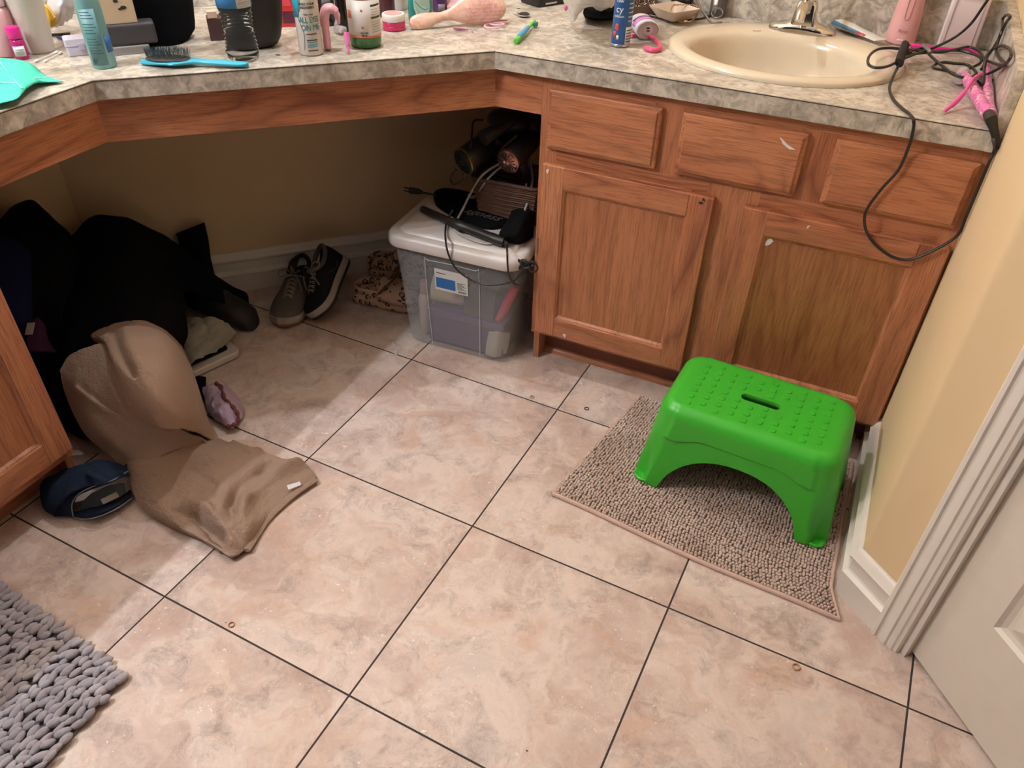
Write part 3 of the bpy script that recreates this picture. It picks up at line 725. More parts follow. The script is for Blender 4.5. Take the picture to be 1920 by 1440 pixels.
heap('blue_garment', [
 [(-6, 440, .445), (30, 450, .425), (58, 470, .40)], [(-4, 500, .425), (34, 520, .40), (60, 540, .37)],
 [(10, 580, .385), (40, 600, .355), (62, 596, .335)], [(25, 620, .32), (45, 628, .30), (60, 622, .30)]], 'navy blue cloth among the dark clothes beside the left cabinet', 'clothes', navy, nu=30, nv=30, amp=.006, seed=9)
heap('purple_garment', [
 [(62, 600, .30), (72, 596, .30), (85, 610, .285)], [(50, 630, .29), (75, 630, .285), (92, 640, .26)],
 [(55, 658, .27), (80, 660, .26), (108, 662, .23)]], 'dusky purple cloth peeking out beside the left cabinet door', 'clothes', fabric('#4a2c4a', '#3a2340'), nu=20, nv=20, amp=.004, seed=2)
single('clothing_tag', MB().prism([(0, 0), (.02, 0), (.02, .028), (0, .028)], 0, .001, frame(at(47, 628, .325), (1, .3, .2), (.4, -.6, 1))), plain('#b8b0ac', .7), 'small white garment tag in the dark clothes beside the left cabinet', 'tag', smooth=False)
# trouser leg / boot shapes leaning on the skirting
def boot():
    r = thing('black_boot', 'tall black boot standing in the dark clothes against the white baseboard', 'boot', at(385, 590, 0))
    c = at(372, 575, 0); rings = []
    for z, w, d, ox, oy in ((.0, .055, .05, 0, 0), (.03, .058, .052, 0, 0), (.08, .045, .04, -.004, .01), (.14, .042, .038, -.010, .02), (.20, .045, .04, -.015, .03), (.235, .047, .04, -.018, .032)):
        rings.append([c + V(ox + w * math.cos(a), oy + .03 + d * math.sin(a), z + (.018 * math.cos(a) if z > .2 else 0)) for a in [2 * PI * k / 20 for k in range(20)]])
    part('shaft', MB().loft(rings), M['cloth_black'], r)
    rings = []
    p0, p1 = at(395, 590, 0), at(478, 618, 0); d = (p1 - p0); L = d.length; d.normalize(); s = V(-d.y, d.x, 0)
    for t_, w, h in ((0, .040, .12), (.2, .044, .115), (.45, .042, .095), (.7, .045, .08), (.88, .042, .068), (1.0, .026, .04)):
        rings.append([p0 + d * L * t_ + s * w * math.cos(a) + V(0, 0, max(0, h / 2 + h / 2 * math.sin(a) * (1 if math.sin(a) > 0 else 1))) for a in [2 * PI * k / 18 for k in range(18)]])
    part('foot', MB().loft(rings), M['blackrub'], r)
boot()
# bathroom scale with cloth on top
sc = thing('bathroom_scale', 'white bathroom scale with black glass plate, half under a grey-white cloth', 'scale', at(380, 670, 0))
c1_, c2_ = at(453, 657, .022), at(350, 705, .022); d = (c1_ - c2_); d.z = 0; d.normalize(); s = V(-d.y, d.x, 0)
o = V(c1_.x, c1_.y, 0); Ms = Matrix(((-d.x, s.x, 0, o.x), (-d.y, s.y, 0, o.y), (0, 0, 1, 0), (0, 0, 0, 1)))
part('scale_body', MB().prism(rr(0, .27, 0, .25, .022), .004, .024, Ms), plain('#cfc6bd', .35), sc, bevel=.004)
part('glass_plate', MB().prism(rr(.022, .25, .026, .23, .014), .0235, .0265, Ms), M['blackgloss'], sc, bevel=.001)
heap('white_cloth', [
 [(350, 600, .075), (390, 598, .095), (420, 604, .085), (437, 618, .06)],
 [(345, 630, .075), (380, 625, .075), (412, 625, .065), (440, 625, .045)],
 [(348, 655, .055), (375, 650, .06), (400, 648, .052), (415, 650, .030)],
 [(345, 690, .035), (368, 680, .045), (382, 672, .038), (408, 662, .029)]], 'crumpled grey-white cloth lying on the bathroom scale', 'cloth', fabric('#a8a294', '#8f8a7d', bump=.3), nu=50, nv=50, amp=.008, ns=24, seed=5, fold=.012, fdir=(.5, .8))
# lilac underwear and black sock by the towel
heap('lilac_garment', [
 [(378, 728, .030), (398, 722, .045), (418, 716, .035), (436, 735, .012)],
 [(384, 750, .030), (402, 745, .050), (425, 740, .045), (452, 752, .012)],
 [(392, 775, .020), (412, 772, .045), (436, 768, .045), (458, 772, .008)],
 [(408, 792, .006), (425, 800, .018), (440, 802, .016), (456, 785, .004)]], 'small crumpled lilac garment with plum trim beside the tan towel', 'underwear', fabric('#c9b0c4', '#b598ad', bump=.3), nu=50, nv=50, amp=.008, ns=30, seed=8, fold=.010)
lg = bpy.data.objects['lilac_garment']
tr = [(404, 718, .05), (414, 725, .05), (420, 745, .055), (432, 758, .052), (443, 770, .05), (447, 788, .03), (437, 797, .024), (424, 800, .02)]
trp = part('plum_trim', MB().tube(catmull([at(*q) for q in tr], 6), [.0045 + .0015 * math.sin(i * 1.3) for i in range(43)], 8), fabric('#6b3350', '#8a5a46'), None); trp.parent = lg; trp.location = -lg.location
trp['label'] = 'ruffled plum-coloured elastic trim'
heap('black_sock', [[(362, 708, .03), (372, 704, .035), (386, 706, .02)], [(364, 722, .03), (375, 722, .04), (386, 722, .02)], [(370, 745, .01), (380, 750, .02), (388, 745, .008)]], 'scrap of black sock showing between the towel and the scale', 'sock', M['cloth_black'], nu=16, nv=16, amp=.003)
# ---- jeans
DEN = NT('denim'); v = DEN.coord(); DEN.set(color=DEN.mix(DEN.noise(v, 35, 6, .7), '#141b2c', '#2b3850'), rough=.9, spec=.15); DEN.bump(DEN.noise(v, 900, 2), .5, .002); DEN = DEN.mat
jn = thing('jeans', 'dark blue denim jeans bunched on the tiles, waistband opening toward the camera', 'jeans', at(165, 945, 0))
rows = [
 [(76, 935, .02), (80, 905, .05), (112, 885, .07), (150, 872, .09), (195, 862, .09), (236, 875, .07)],
 [(82, 955, .02), (95, 925, .06), (125, 902, .085), (160, 888, .10), (205, 880, .10), (243, 890, .07)],
 [(100, 968, .015), (112, 945, .055), (140, 925, .08), (168, 915, .085), (205, 905, .09), (245, 892, .07)]]
part('denim_leg', cloth(rows, 40, 24, .005, 20, 4, fold=.008), DEN, jn, solid=.004, ang=80)
rows = [
 [(137, 968, .015), (138, 945, .045), (150, 928, .07), (175, 915, .08), (210, 903, .08), (240, 884, .07)],
 [(100, 968, .004), (105, 940, .05), (125, 915, .08), (160, 900, .095), (200, 890, .095), (238, 870, .08)]]
part('waistband', cloth(rows, 36, 10, .003, 30, 1), DEN, jn, solid=.005, ang=80)
rows = [
 [(138, 968, .006), (160, 970, .02), (190, 965, .025), (220, 950, .025), (246, 932, .02)],
 [(140, 962, .003), (160, 958, .01), (190, 950, .012), (220, 940, .012), (246, 920, .010)]]
part('waistband', cloth(rows, 30, 8, .002, 30, 2), DEN, jn, solid=.005, ang=80)
rows = [[(150, 945, .03), (172, 925, .05), (205, 910, .055), (234, 906, .05)], [(152, 958, .012), (180, 950, .02), (208, 940, .025), (236, 925, .022)]]
part('pocket_lining', cloth(rows, 20, 10, .003, 40, 3), fabric('#5d6469', '#4d555c', bump=.3), jn, solid=.002, label='grey-blue cotton pocket lining')
part('size_label', MB().prism([(0, 0), (.035, 0), (.035, .013), (0, .013)], 0, .001, frame(at(194, 946, .034), at(234, 926, .034) - at(194, 946, .034), (.2, -.7, .7))), plain('#a7a49c', .7), jn, smooth=False, label='pale sewn size label')
thr = plain('#7e858c', .8)
part('seam_stitching', MB().tube(catmull([at(*q) for q in ((137, 969, .018), (135, 945, .05), (148, 926, .075), (175, 912, .087), (210, 901, .09), (240, 883, .078))], 8), .0013, 6), thr, jn)
part('seam_stitching', MB().tube(catmull([at(*q) for q in ((140, 970, .012), (160, 974, .026), (190, 967, .031), (222, 952, .030), (247, 934, .024))], 8), .0013, 6), thr, jn)
part('belt_loop', MB().tube(catmull([at(*q) for q in ((163, 884, .112), (178, 892, .116), (200, 903, .105))], 4), .006, 8, flat=.35, up=(0, 0, 1)), DEN, jn)
# ================================================================ SHOES
def shoe(name, label, Mx, L, upper, sole, outsole, lining, lacem, swoosh=None, collar='#101012'):
    root = thing(name, label, 'shoe', Mx.translation + V(0, 0, 0))
    def width(t):  # half widths
        return .036 + .005 * math.sin(t * PI) + (.013 * math.exp(-((t - .72) / .2) ** 2)) - (.030 * max(0, (t - .86) / .14) ** 2) - (.012 * max(0, (.10 - t) / .10) ** 2)
    def top(t):
        if t < .38: return .092 - .018 * math.sin(t / .38 * PI)
        return .088 - .047 * ((t - .38) / .62) ** .9 - (.020 * max(0, (t - .9) / .1) ** 2)
    def body(z0, z1, k, grow):
        rings = []
        for i in range(25):
            t = i / 24; w = width(t) + grow; lift = .012 * max(0, (t - .7) / .3) ** 2
            rings.append([Mx @ V(t * L, y * w, z + lift) for y, z in ((-.94, z0), (-1, z0 + .004), (-1, z1 - .003), (-.95, z1), (.95, z1), (1, z1 - .003), (1, z0 + .004), (.94, z0))])
        return MB().loft(rings)
    part('outsole', body(0, .010, 0, .002), outsole, root, ang=35); part('midsole', body(.009, .030, 0, .004), sole, root, ang=35)
    rings = []
    for i in range(29):
        t = i / 28; w = width(t); lift = .012 * max(0, (t - .7) / .3) ** 2; tp = top(t); ring = []
        op = .030 * max(0, 1 - (t / .40)) ** .15 if t < .40 else 0      # ankle opening half width
        for k in range(17):
            a = PI * k / 16; y = math.cos(a); z = max(0, math.sin(a)) ** .75
            if t < .40 and z > .75:
                yy = w * math.copysign(max(abs(y), .55 - .45 * max(0, (t - .3) / .1)), y if abs(y) > .01 else 1); zz = .026 + (tp - .026) * z - (.03 if abs(y) < .3 else 0) * (t < .36)
            else: yy = w * y; zz = .026 + (tp - .026) * z
            ring.append(Mx @ V(t * L * .985 + .002, yy, zz + lift))
        ring.append(Mx @ V(t * L * .985 + .002, -w * .9, .02)); ring.append(Mx @ V(t * L * .985 + .002, w * .9, .02)); rings.append(ring)
    part('upper', MB().loft(rings), upper, root, ang=60)
    col = [Mx @ V(*q) for q in ((.004, 0, .094), (.03, .026, .086), (.07, .027, .078), (.10, .020, .088), (.112, 0, .098), (.10, -.020, .088), (.07, -.027, .078), (.03, -.026, .086))]
    part('collar', MB().tube(catmull(col, 5, True), .007, 8, closed=True), lining, root)
    part('insole', MB().lathe([(.024, .062), (.022, .060)], 20, Mx @ Matrix.Translation(V(.058, 0, 0)) @ Matrix.Diagonal((2.0, 1, 1, 1))), plain('#0a0a0b', .9), root)
    tg = [(.11, 0, .088), (.118, 0, .106), (.125, 0, .112)]
    part('tongue', MB().tube([Mx @ V(*q) for q in tg], [.014, .016, .012], 12, flat=.4), upper, root)
    lz = MB()
    for i in range(5):
        t = .46 + i * .055; z = top(t) + .003; w = .015
        lz.tube(catmull([Mx @ V(t * L, -w, z - .006), Mx @ V((t + .012) * L, 0, z + .002), Mx @ V((t + .03) * L, w, z - .008)], 4), .0022, 6)
        lz.tube(catmull([Mx @ V(t * L, w, z - .006), Mx @ V((t + .012) * L, 0, z + .003), Mx @ V((t + .03) * L, -w, z - .008)], 4), .0022, 6)
    k0 = V(.43 * L, 0, top(.43) + .008)
    for s in (-1, 1):
        lz.tube(catmull([Mx @ (k0 + V(*q)) for q in ((0, 0, 0), (-.01, s * .02, .012), (-.012, s * .045, .006), (.004, s * .04, -.002), (.004, s * .015, .002), (0, 0, 0))], 5), .002, 6)
        lz.tube(catmull([Mx @ (k0 + V(*q)) for q in ((0, 0, 0), (.02, s * .018, .004), (.035, s * .03, -.014), (.045, s * .034, -.03))], 5), .002, 6)
    part('shoelace', lz, lacem, root)
    if swoosh:
        for s in (-1, 1):
            pts = [(.16, .050), (.20, .036), (.27, .036), (.36, .045), (.45, .062), (.36, .050), (.28, .043), (.22, .042)]
            r1 = [Mx @ V(t * L, s * (width(t) * math.cos(math.asin(min(1, max(.05, (z - .026) / (top(t) - .026)) ** 1.33))) + .0015), z) for t, z in pts]
            r2 = [p + (Mx.to_3x3() @ V(0, s * .001, 0)) for p in r1]
            part('side_swoosh', MB().loft([r1, r2]), swoosh, root, smooth=False, label='dark curved side flash')
    return root
gr = fabric('#5d5550', '#6d645e', bump=.4); wh = plain('#a89a90', .55); gum = plain('#8a5039', .6); lacew = fabric('#8f857c', bump=.3)
toe, heel = at(531, 620, 0), at(576, 512, .02); toe.z = heel.z = 0
fx = frame(toe + (heel - toe).normalized() * .29, toe - heel); fx = Matrix.Translation(V(0, 0, .001)) @ fx
shoe('sneaker', 'grey sneaker with tied pale laces and gum sole, toe pointing out from the baseboard', fx, .29, gr, wh, gum, fabric('#3a3431'), lacew)
# second shoe leaning on the skirting, heel up, toe down, rolled on its side
toe, heel = at(598, 604, .012), at(648, 492, .10)
fx = frame(heel, toe - heel, (-.75, -.25, .75))
shoe('sneaker', 'black and grey sneaker with dark side flash, tipped on its side against the baseboard', frame(heel + (toe - heel).normalized() * .0, toe - heel, (-.55, -.30, .75)), min((toe - heel).length, .27), fabric('#1b1a1d', '#29272a', bump=.3), wh, plain('#151515', .6), fabric('#6b615c'), lacew, swoosh=plain('#1a181a', .5))
# dark and pale sneaker behind
toe, heel = at(640, 560, .0), at(628, 492, .06)
# leopard clogs
LP = NT('leopard'); v = LP.coord()
vo = LP.node('ShaderNodeTexVoronoi', i={'Vector': v, 'Scale': 44, 'Randomness': .9}); dd_ = vo.outputs['Distance']
ringm = LP.math('MULTIPLY', LP.math('GREATER_THAN', dd_, .23), LP.math('LESS_THAN', dd_, .43)); brk = LP.math('GREATER_THAN', LP.noise(v, 90, 2), .45)
c = LP.mix(LP.math('MULTIPLY', ringm, brk), '#c4a08a', '#20140f'); c = LP.mix(LP.math('MULTIPLY', LP.math('LESS_THAN', dd_, .2), .45), c, '#75503a'); LP.set(color=c, rough=.6); LEO = LP.mat
tan = plain('#5f4433', .6)
def clog(label, Mx, L):
    root = thing('leopard_clog', label, 'shoe', Mx.translation, 'leopard print clogs')
    def w(t): return .036 + .010 * math.exp(-((t - .70) / .22) ** 2) - .036 * max(0, (t - .84) / .16) ** 2 - .014 * max(0, (.12 - t) / .12) ** 2
    rings = []
    for i in range(25):
        t = i / 24; W = w(t) + .004; lift = .010 * max(0, (t - .75) / .25) ** 2 + .004 * math.sin(t * PI * 2) ** 2
        rings.append([Mx @ V(t * L, y * W, z + lift) for y, z in ((-.85, 0), (-1, .008), (-1.0, .034), (-.93, .038), (.93, .038), (1, .034), (1, .008), (.85, 0))])
    part('sole', MB().loft(rings), LEO, root, ang=50)
    # toe cap
    rings = []
    for i in range(17):
        t = .40 + .6 * i / 16; W = w(t) + .003; hh = .085 - .02 * (i / 16) - .035 * max(0, (i / 16 - .6) / .4) ** 2
        rings.append([Mx @ V(t * L, W * math.cos(a), .032 + (hh - .032) * max(0, math.sin(a)) ** .8) for a in [PI * k / 16 for k in range(17)]])
    part('toe_cap', MB().loft(rings, closed=False, cap0=False), LEO, root, solid=.004, ang=60)
    rings = [[Mx @ V(-.002 + .02 * q, 0, 0) for q in range(2)]]
    rim = []
    for k in range(13):
        a = PI / 2 + PI * k / 12; rim.append((.045 + .046 * math.cos(a), .036 * math.sin(a)))
    wall = [[Mx @ V(x + .045 * 0, y, z) for x, y in [(.16 * 0 + .10, .037)] + rim + [(.10, -.037)]] for z in (.034, .062)]
    part('heel_rim', MB().loft(wall, closed=False, cap0=False, cap1=False), LEO, root, solid=.005)
    part('footbed', MB().loft([[Mx @ V(t / 20 * L * .96 + .004, y * (w(t / 20) - .002), .0385) for t in range(21)] for y in (-1, 1)], closed=False, cap0=False, cap1=False), tan, root)
    st = catmull([Mx @ V(*q) for q in ((.42 * L, .042, .055), (.50 * L, .045, .078), (.58 * L, .034, .096), (.61 * L, 0, .102), (.58 * L, -.034, .096), (.50 * L, -.045, .078), (.42 * L, -.042, .055))], 6)
    part('heel_strap', MB().tube(st, .0085, 8, flat=.35), tan, root)
    for s in (-1, 1): part('rivet', MB().ball(Mx @ V(.42 * L, s * .043, .055), .008, .005, .008, 12, 6), plain('#c9b3a0', .4), root)
    return root
p0, p1 = at(652, 572, 0), at(785, 595, 0); d = (p1 - p0).normalized(); s = V(-d.y, d.x, 0)
clog('front leopard print clog with tan strap, its toe hidden behind the clear storage tub', frame(p0 + s * .045 + d * .01 + V(0, 0, .001), d), .23)
p0 = at(668, 500, .03); p0.z = 0
clog('leopard print clog lying behind its mate, close to the white baseboard', frame(p0 + V(.03, .035, .004), V(.80, .30, 0), (-.1, -.35, 1)), .22)
# ================================================================ STORAGE TUB
def glassy(col, alpha, rough=.15):
    t = NT('translucent_plastic'); t.set(color=col, alpha=alpha, rough=rough, spec=.5); return t.mat
tub = thing('storage_tub', 'clear plastic storage tub with white lid standing against the oak vanity', 'storage box', (.125, 1.12, 0))
Mt = Rz(math.radians(3.2), (.125, 1.122, 0))
def rrect(hl, hd, r, z, n=7): return [Mt @ V(x, y, z) for x, y in rr(-hl, hl, -hd, hd, r, n)]
CLR = glassy('#c9ccd0', .30, .18)
body = MB().loft([rrect(.150, .112, .030, .002), rrect(.158, .118, .034, .006), rrect(.162, .121, .036, .03), rrect(.172, .129, .038, .18), rrect(.183, .137, .040, .328)], cap1=False)
part('tub_body', body, CLR, tub, ang=50)
rl = MB()
for xa, xb in ((-.075, .075),):
    q = [(xa, .012), (xa - .004, .28), (xa + .012, .296), (xb - .012, .296), (xb + .004, .28), (xb, .012)]
    rl.tube(catmull([Mt @ V(x, -(.121 + (.137 - .121) * z / .328) - .0015, z) for x, z in q], 6), .0012, 6)
part('moulded_rib', rl, glassy('#dfe3e6', .55), tub)
lidm = plain('#dcd3cf', .35)
ld = MB().loft([rrect(.188, .142, .042, .322), rrect(.196, .150, .048, .322), rrect(.198, .152, .050, .327), rrect(.197, .151, .050, .345), rrect(.192, .146, .048, .353), rrect(.183, .138, .044, .356), rrect(.170, .125, .040, .355), rrect(.166, .121, .04, .361), rrect(.160, .115, .036, .363)], cap0=False)
part('tub_lid', ld, lidm, tub, ang=40)
ZL = .364
# label on the front wall
def tubfront(x, z, o=.0): return Mt @ V(x, -(.121 + (.137 - .121) * z / .328) - .0015 - o, z)
def fpoly(pts, o, th=.0006): return MB().loft([[tubfront(x, z, o) for x, z in pts], [tubfront(x, z, o + th) for x, z in pts]])
def frect(x0, x1, z0, z1, o): return fpoly([(x0, z0), (x1, z0), (x1, z1), (x0, z1)], o)
def loc_front(px, py):
    n = Mt.to_3x3() @ V(0, -1, -.0488); n.normalize(); q = P(px, py, n, n.dot(tubfront(0, 0, 0))); l = Mt.inverted() @ q; return l.x, l.z
la, lb = loc_front(814, 503), loc_front(878, 555); lc = loc_front(812, 541); ldd = loc_front(879, 516)
print('label', la, ldd, lb, lc)
x0, x1, z0, z1 = la[0], lb[0], (lb[1] + lc[1]) / 2, (la[1] + ldd[1]) / 2
lbl = part('product_label', frect(x0, x1, z0, z1, 0), plain('#d8d6d4', .4), tub, smooth=False, label='white product label with a blue field and barcode')
w_, h_ = x1 - x0, z1 - z0
part('label_field', frect(x0 + .04 * w_, x0 + .62 * w_, z0 + .12 * h_, z0 + .60 * h_, .0008), plain('#1467b0', .4), lbl, smooth=False, label='blue printed field')
def addbar(a, b, c, d_): part('print_bar', MB().loft([[tubfront(x0 + x * w_, z0 + z * h_, .0008) for x, z in ((a, c), (b, c), (b, d_), (a, d_))], [tubfront(x0 + x * w_, z0 + z * h_, .0012) for x, z in ((a, c), (b, c), (b, d_), (a, d_))]]), plain('#3a3a3c', .6), lbl, smooth=False)
for k in range(12): addbar(.70 + k * .021, .70 + k * .021 + (.012 if k % 3 else .006), .07, .15)
for k in range(7): addbar(.68, .93 - .05 * (k % 3), .22 + k * .05, .235 + k * .05)
addbar(.06, .34, .80, .83)
# things inside the tub
def inbox(name, x0, x1, y0, y1, z0, z1, m, lab, cat, rot=0, bev=.004):
    mm = Mt @ Matrix.Rotation(rot, 4, 'Z'); return single(name, MB().box(x0, x1, y0, y1, z0, z1, mm), m, lab, cat, smooth=False, bevel=bev)
bx = thing('purple_box', 'muted purple cardboard box filling the bottom of the clear tub', 'box', Mt @ V(.03, 0, .008))
part('box_body', MB().box(-.095, .135, -.100, .085, .008, .095, Mt), plain('#5d4468', .6), bx, smooth=False, bevel=.002)
part('box_lid', MB().box(-.098, .138, -.103, .088, .096, .118, Mt), plain('#66496f', .6), bx, smooth=False, bevel=.002)
rc = Mt @ V(-.045, -.045, .163); ax = (Mt.to_3x3() @ V(1, .12, 0))
fm = frame(rc - ax * .05, ax)
FX = fm @ Matrix.Rotation(PI / 2, 4, 'Y')
rt = thing('paper_roll', 'cream paper roll lying on its side inside the clear tub', 'paper roll', rc - V(0, 0, .044))
part('paper', MB().lathe([(.018, 0), (.043, 0), (.044, .004), (.044, .096), (.043, .10), (.018, .10)], 32, FX), fabric('#bfae98', '#b3a28c', bump=.2), rt)
part('cardboard_core', MB().lathe([(.0185, -.001), (.0185, .101), (.0165, .101), (.0165, -.001)], 20, FX, cap0=False, cap1=False), plain('#7d6a55', .8), rt)
bt = thing('lotion_bottle', 'slim white bottle with a pinkish top standing in the left of the clear tub', 'bottle', Mt @ V(-.125, -.060, .008))
Mb = Mt @ Matrix.Translation(V(-.123, -.065, 0))
part('bottle_body', MB().lathe([(.017, .009), (.019, .012), (.019, .125), (.016, .135), (.010, .140)], 24, Mb), plain('#c2ada0', .4), bt)
part('bottle_cap', MB().lathe([(.013, .141), (.014, .145), (.014, .175), (.012, .18)], 20, Mb), plain('#b08a80', .4), bt)
tb = [Mt @ V(.112, -.085, .122), Mt @ V(.128, -.078, .155), Mt @ V(.146, -.070, .205), Mt @ V(.158, -.066, .232)]
single('pink_tube', MB().tube(tb, [.008, .013, .014, .010], 16), plain('#c2185b', .15, .3), 'shiny magenta tube leaning inside the right of the clear tub', 'tube')
heap('grey_bundle', [[Mt @ V(.01, -.09, .12), Mt @ V(.05, -.095, .12), Mt @ V(.10, -.09, .12)], [Mt @ V(.01, -.07, .18), Mt @ V(.05, -.06, .21), Mt @ V(.10, -.06, .19)], [Mt @ V(.01, .05, .17), Mt @ V(.05, .06, .22), Mt @ V(.11, .06, .19)]], 'grey-brown cloth bundle on top of the purple box in the clear tub', 'cloth', fabric('#6b5f5c', '#574c4a', bump=.3), nu=24, nv=24, amp=.01, ns=20)
heap('paper_packet', [[Mt @ V(.085, -.108, .012), Mt @ V(.115, -.112, .012), Mt @ V(.142, -.085, .012)], [Mt @ V(.088, -.108, .05), Mt @ V(.12, -.112, .055), Mt @ V(.148, -.085, .05)], [Mt @ V(.095, -.108, .09), Mt @ V(.125, -.108, .10), Mt @ V(.150, -.080, .085)]], 'pale paper packet leaning in the front right corner of the clear tub', 'packet', plain('#b3aaa0', .6), nu=16, nv=16, amp=.004, ns=30)
# ---- on the lid
def L(px, py, z=ZL): return at(px, py, z)
bk = thing('wicker_basket', 'dark woven wicker basket on the tub lid full of hair tools', 'basket', (.20, 1.20, ZL))
Mk = Rz(math.radians(3), (.205, 1.215, ZL + .001))
wk = MB()
for k in range(17):
    z = .003 + k * .0063; q = z / .11; hl, hd = .082 + .014 * q, .060 + .010 * q; N2 = 64; ring = []
    base = catmull([Mk @ V(x, y, z) for x, y in rr(-hl, hl, -hd, hd, .02, 4)], 2, True)
    cm = Mk @ V(0, 0, z)
    for i, p in enumerate(base):
        dv = (p - cm).normalized(); ring.append(p + dv * .0022 * math.sin(i * 1.15 + (PI if k % 2 else 0)))
    wk.tube(ring, .0034, 6, closed=True)
part('woven_side', wk, plain('#5b3a26', .7), bk)
part('basket_floor', MB().prism(rr(-.08, .08, -.058, .058, .02), 0, .004, Mk), plain('#4a2f20', .8), bk)
part('basket_rim', MB().tube([Mk @ V(x, y, .112) for x, y in rr(-.098, .098, -.072, .072, .022)], .0055, 8, closed=True), plain('#4e3020', .7), bk)
# hair dryers lying across the basket
DR = []
def dryer(name, label, back, front, rb, rf, cap, ringm, handle_dir, hl=.11):
    root = thing(name, label, 'hair dryer', back - V(0, 0, rb))
    d = (front - back); Ld = d.length; fm = frame(back, d) @ Matrix.Rotation(PI / 2, 4, 'Y')
    part('barrel', MB().lathe([(rb * .92, 0), (rb, .006), (rb * 1.02, Ld * .25), (rb * .92, Ld * .6), (rf, Ld * .85), (rf * .96, Ld), (rf * .7, Ld)], 32, fm), M['black'], root)
    cp = part('rear_grille', MB().lathe([(rb * .95, .001), (rb * .94, -.004), (rb * .80, -.007), (rb * .3, -.008), (rb * .12, -.010)], 32, fm), cap, root)
    part('trim_ring', MB().lathe([(rb * .96, .004), (rb * 1.04, .004), (rb * 1.04, -.003), (rb * .96, -.004)], 32, fm, cap0=False, cap1=False), ringm, root)
    g = MB()
    for k in range(16):
        a = 2 * PI * k / 16; g.box(rb * .28, rb * .82, -.0008, .0008, -.0092, -.0066, fm @ Matrix.Rotation(a, 4, 'Z'))
    part('grille_fin', g, M['black'], root, smooth=False, kind='stuff')
    root['_b'] = 1; del root['_b']; DR.append(root)
    hb = back + d * .35; part('handle', MB().tube([hb, hb + Vector(handle_dir) * hl * .5, hb + Vector(handle_dir) * hl], [rb * .5, rb * .42, rb * .46], 16), M['black'], root)
    return fm
rose = plain('#b08070', .22, .9)
b1 = L(870, 302, ZL + .165); f1 = b1 + V(.055, .15, .045)
dryer('hair_dryer', 'black hair dryer with thin gold ring lying across the wicker basket', b1, f1, .034, .027, M['blackrub'], plain('#b89a72', .25, 1), (.45, .75, -.40))
b2 = L(953, 302, ZL + .185); f2 = b2 + V(.02, .15, .03)
dryer('hair_dryer', 'black hair dryer with rose gold grille and white cord, right side of the basket', b2, f2, .031, .025, rose, rose, (.15, .2, -.95), .09)
dry3 = single('diffuser_brush', MB().ball(L(935, 240, ZL + .25) + V(0, .06, 0), .060, .045, .03, 20, 12).ball(L(975, 250, ZL + .23) + V(0, .06, 0), .045, .04, .045, 16, 10).tube([L(960, 225, ZL + .27), L(905, 260, ZL + .24)], [.014, .02], 12), M['black'], 'bulky black hot-air brush on top of the tools in the wicker basket', 'hair brush')
single('round_nozzle', MB().lathe([(.010, 0), (.016, .002), (.018, .012), (.013, .014), (.009, .006)], 24, frame(L(938, 262, ZL + .22), (.45, .2, .1)) @ Matrix.Rotation(-PI / 2, 4, 'Y')), plain('#2e2422', .25, .5), 'small round dark nozzle above the rose gold hair dryer', 'nozzle')
def cord(name, pts, r, m, lab, owner=None, n=8, flat=1.0, k=7):
    mb = MB().tube(catmull(pts, k), r, n, flat=flat)
    if owner: return part('power_cord', mb, m, owner, label=lab)
    return single(name, mb, m, lab, 'cord')
WC = plain('#a9a5a3', .4)
cord('white_cord', [b2 + V(-.005, -.010, 0), L(935, 308, ZL + .150), L(905, 328, ZL + .13), L(885, 358, ZL + .075), L(868, 392, ZL + .03), L(856, 415, ZL + .016), L(852, 430, ZL + .006), L(880, 448, ZL + .004), L(915, 457, ZL + .004), L(950, 448, ZL + .005), L(975, 415, ZL + .04), L(992, 370, ZL + .08), L(998, 335, ZL + .11), L(993, 300, ZL + .14), L(985, 270, ZL + .17)], .0033, WC, 'white power cord', DR[1])
cord('white_cord', [L(948, 306, ZL + .15), L(915, 335, ZL + .12), L(890, 370, ZL + .05), L(880, 365, ZL + .03), L(915, 378, ZL + .02), L(945, 392, ZL + .03), L(968, 395, ZL + .03), L(985, 355, ZL + .08), L(990, 310, ZL + .13), L(990, 275, ZL + .16)], .0030, WC, 'white power cord', DR[1])
cord('black_cord', [L(905, 225, ZL + .26), L(888, 228, ZL + .25), L(884, 262, ZL + .22), L(882, 285, ZL + .19)], .0028, M['black'], None, DR[0])
cord('black_cord', [L(855, 318, ZL + .15), L(845, 335, ZL + .12), L(850, 345, ZL + .11), L(865, 340, ZL + .12), L(868, 325, ZL + .14)], .0028, M['black'], None, DR[0])
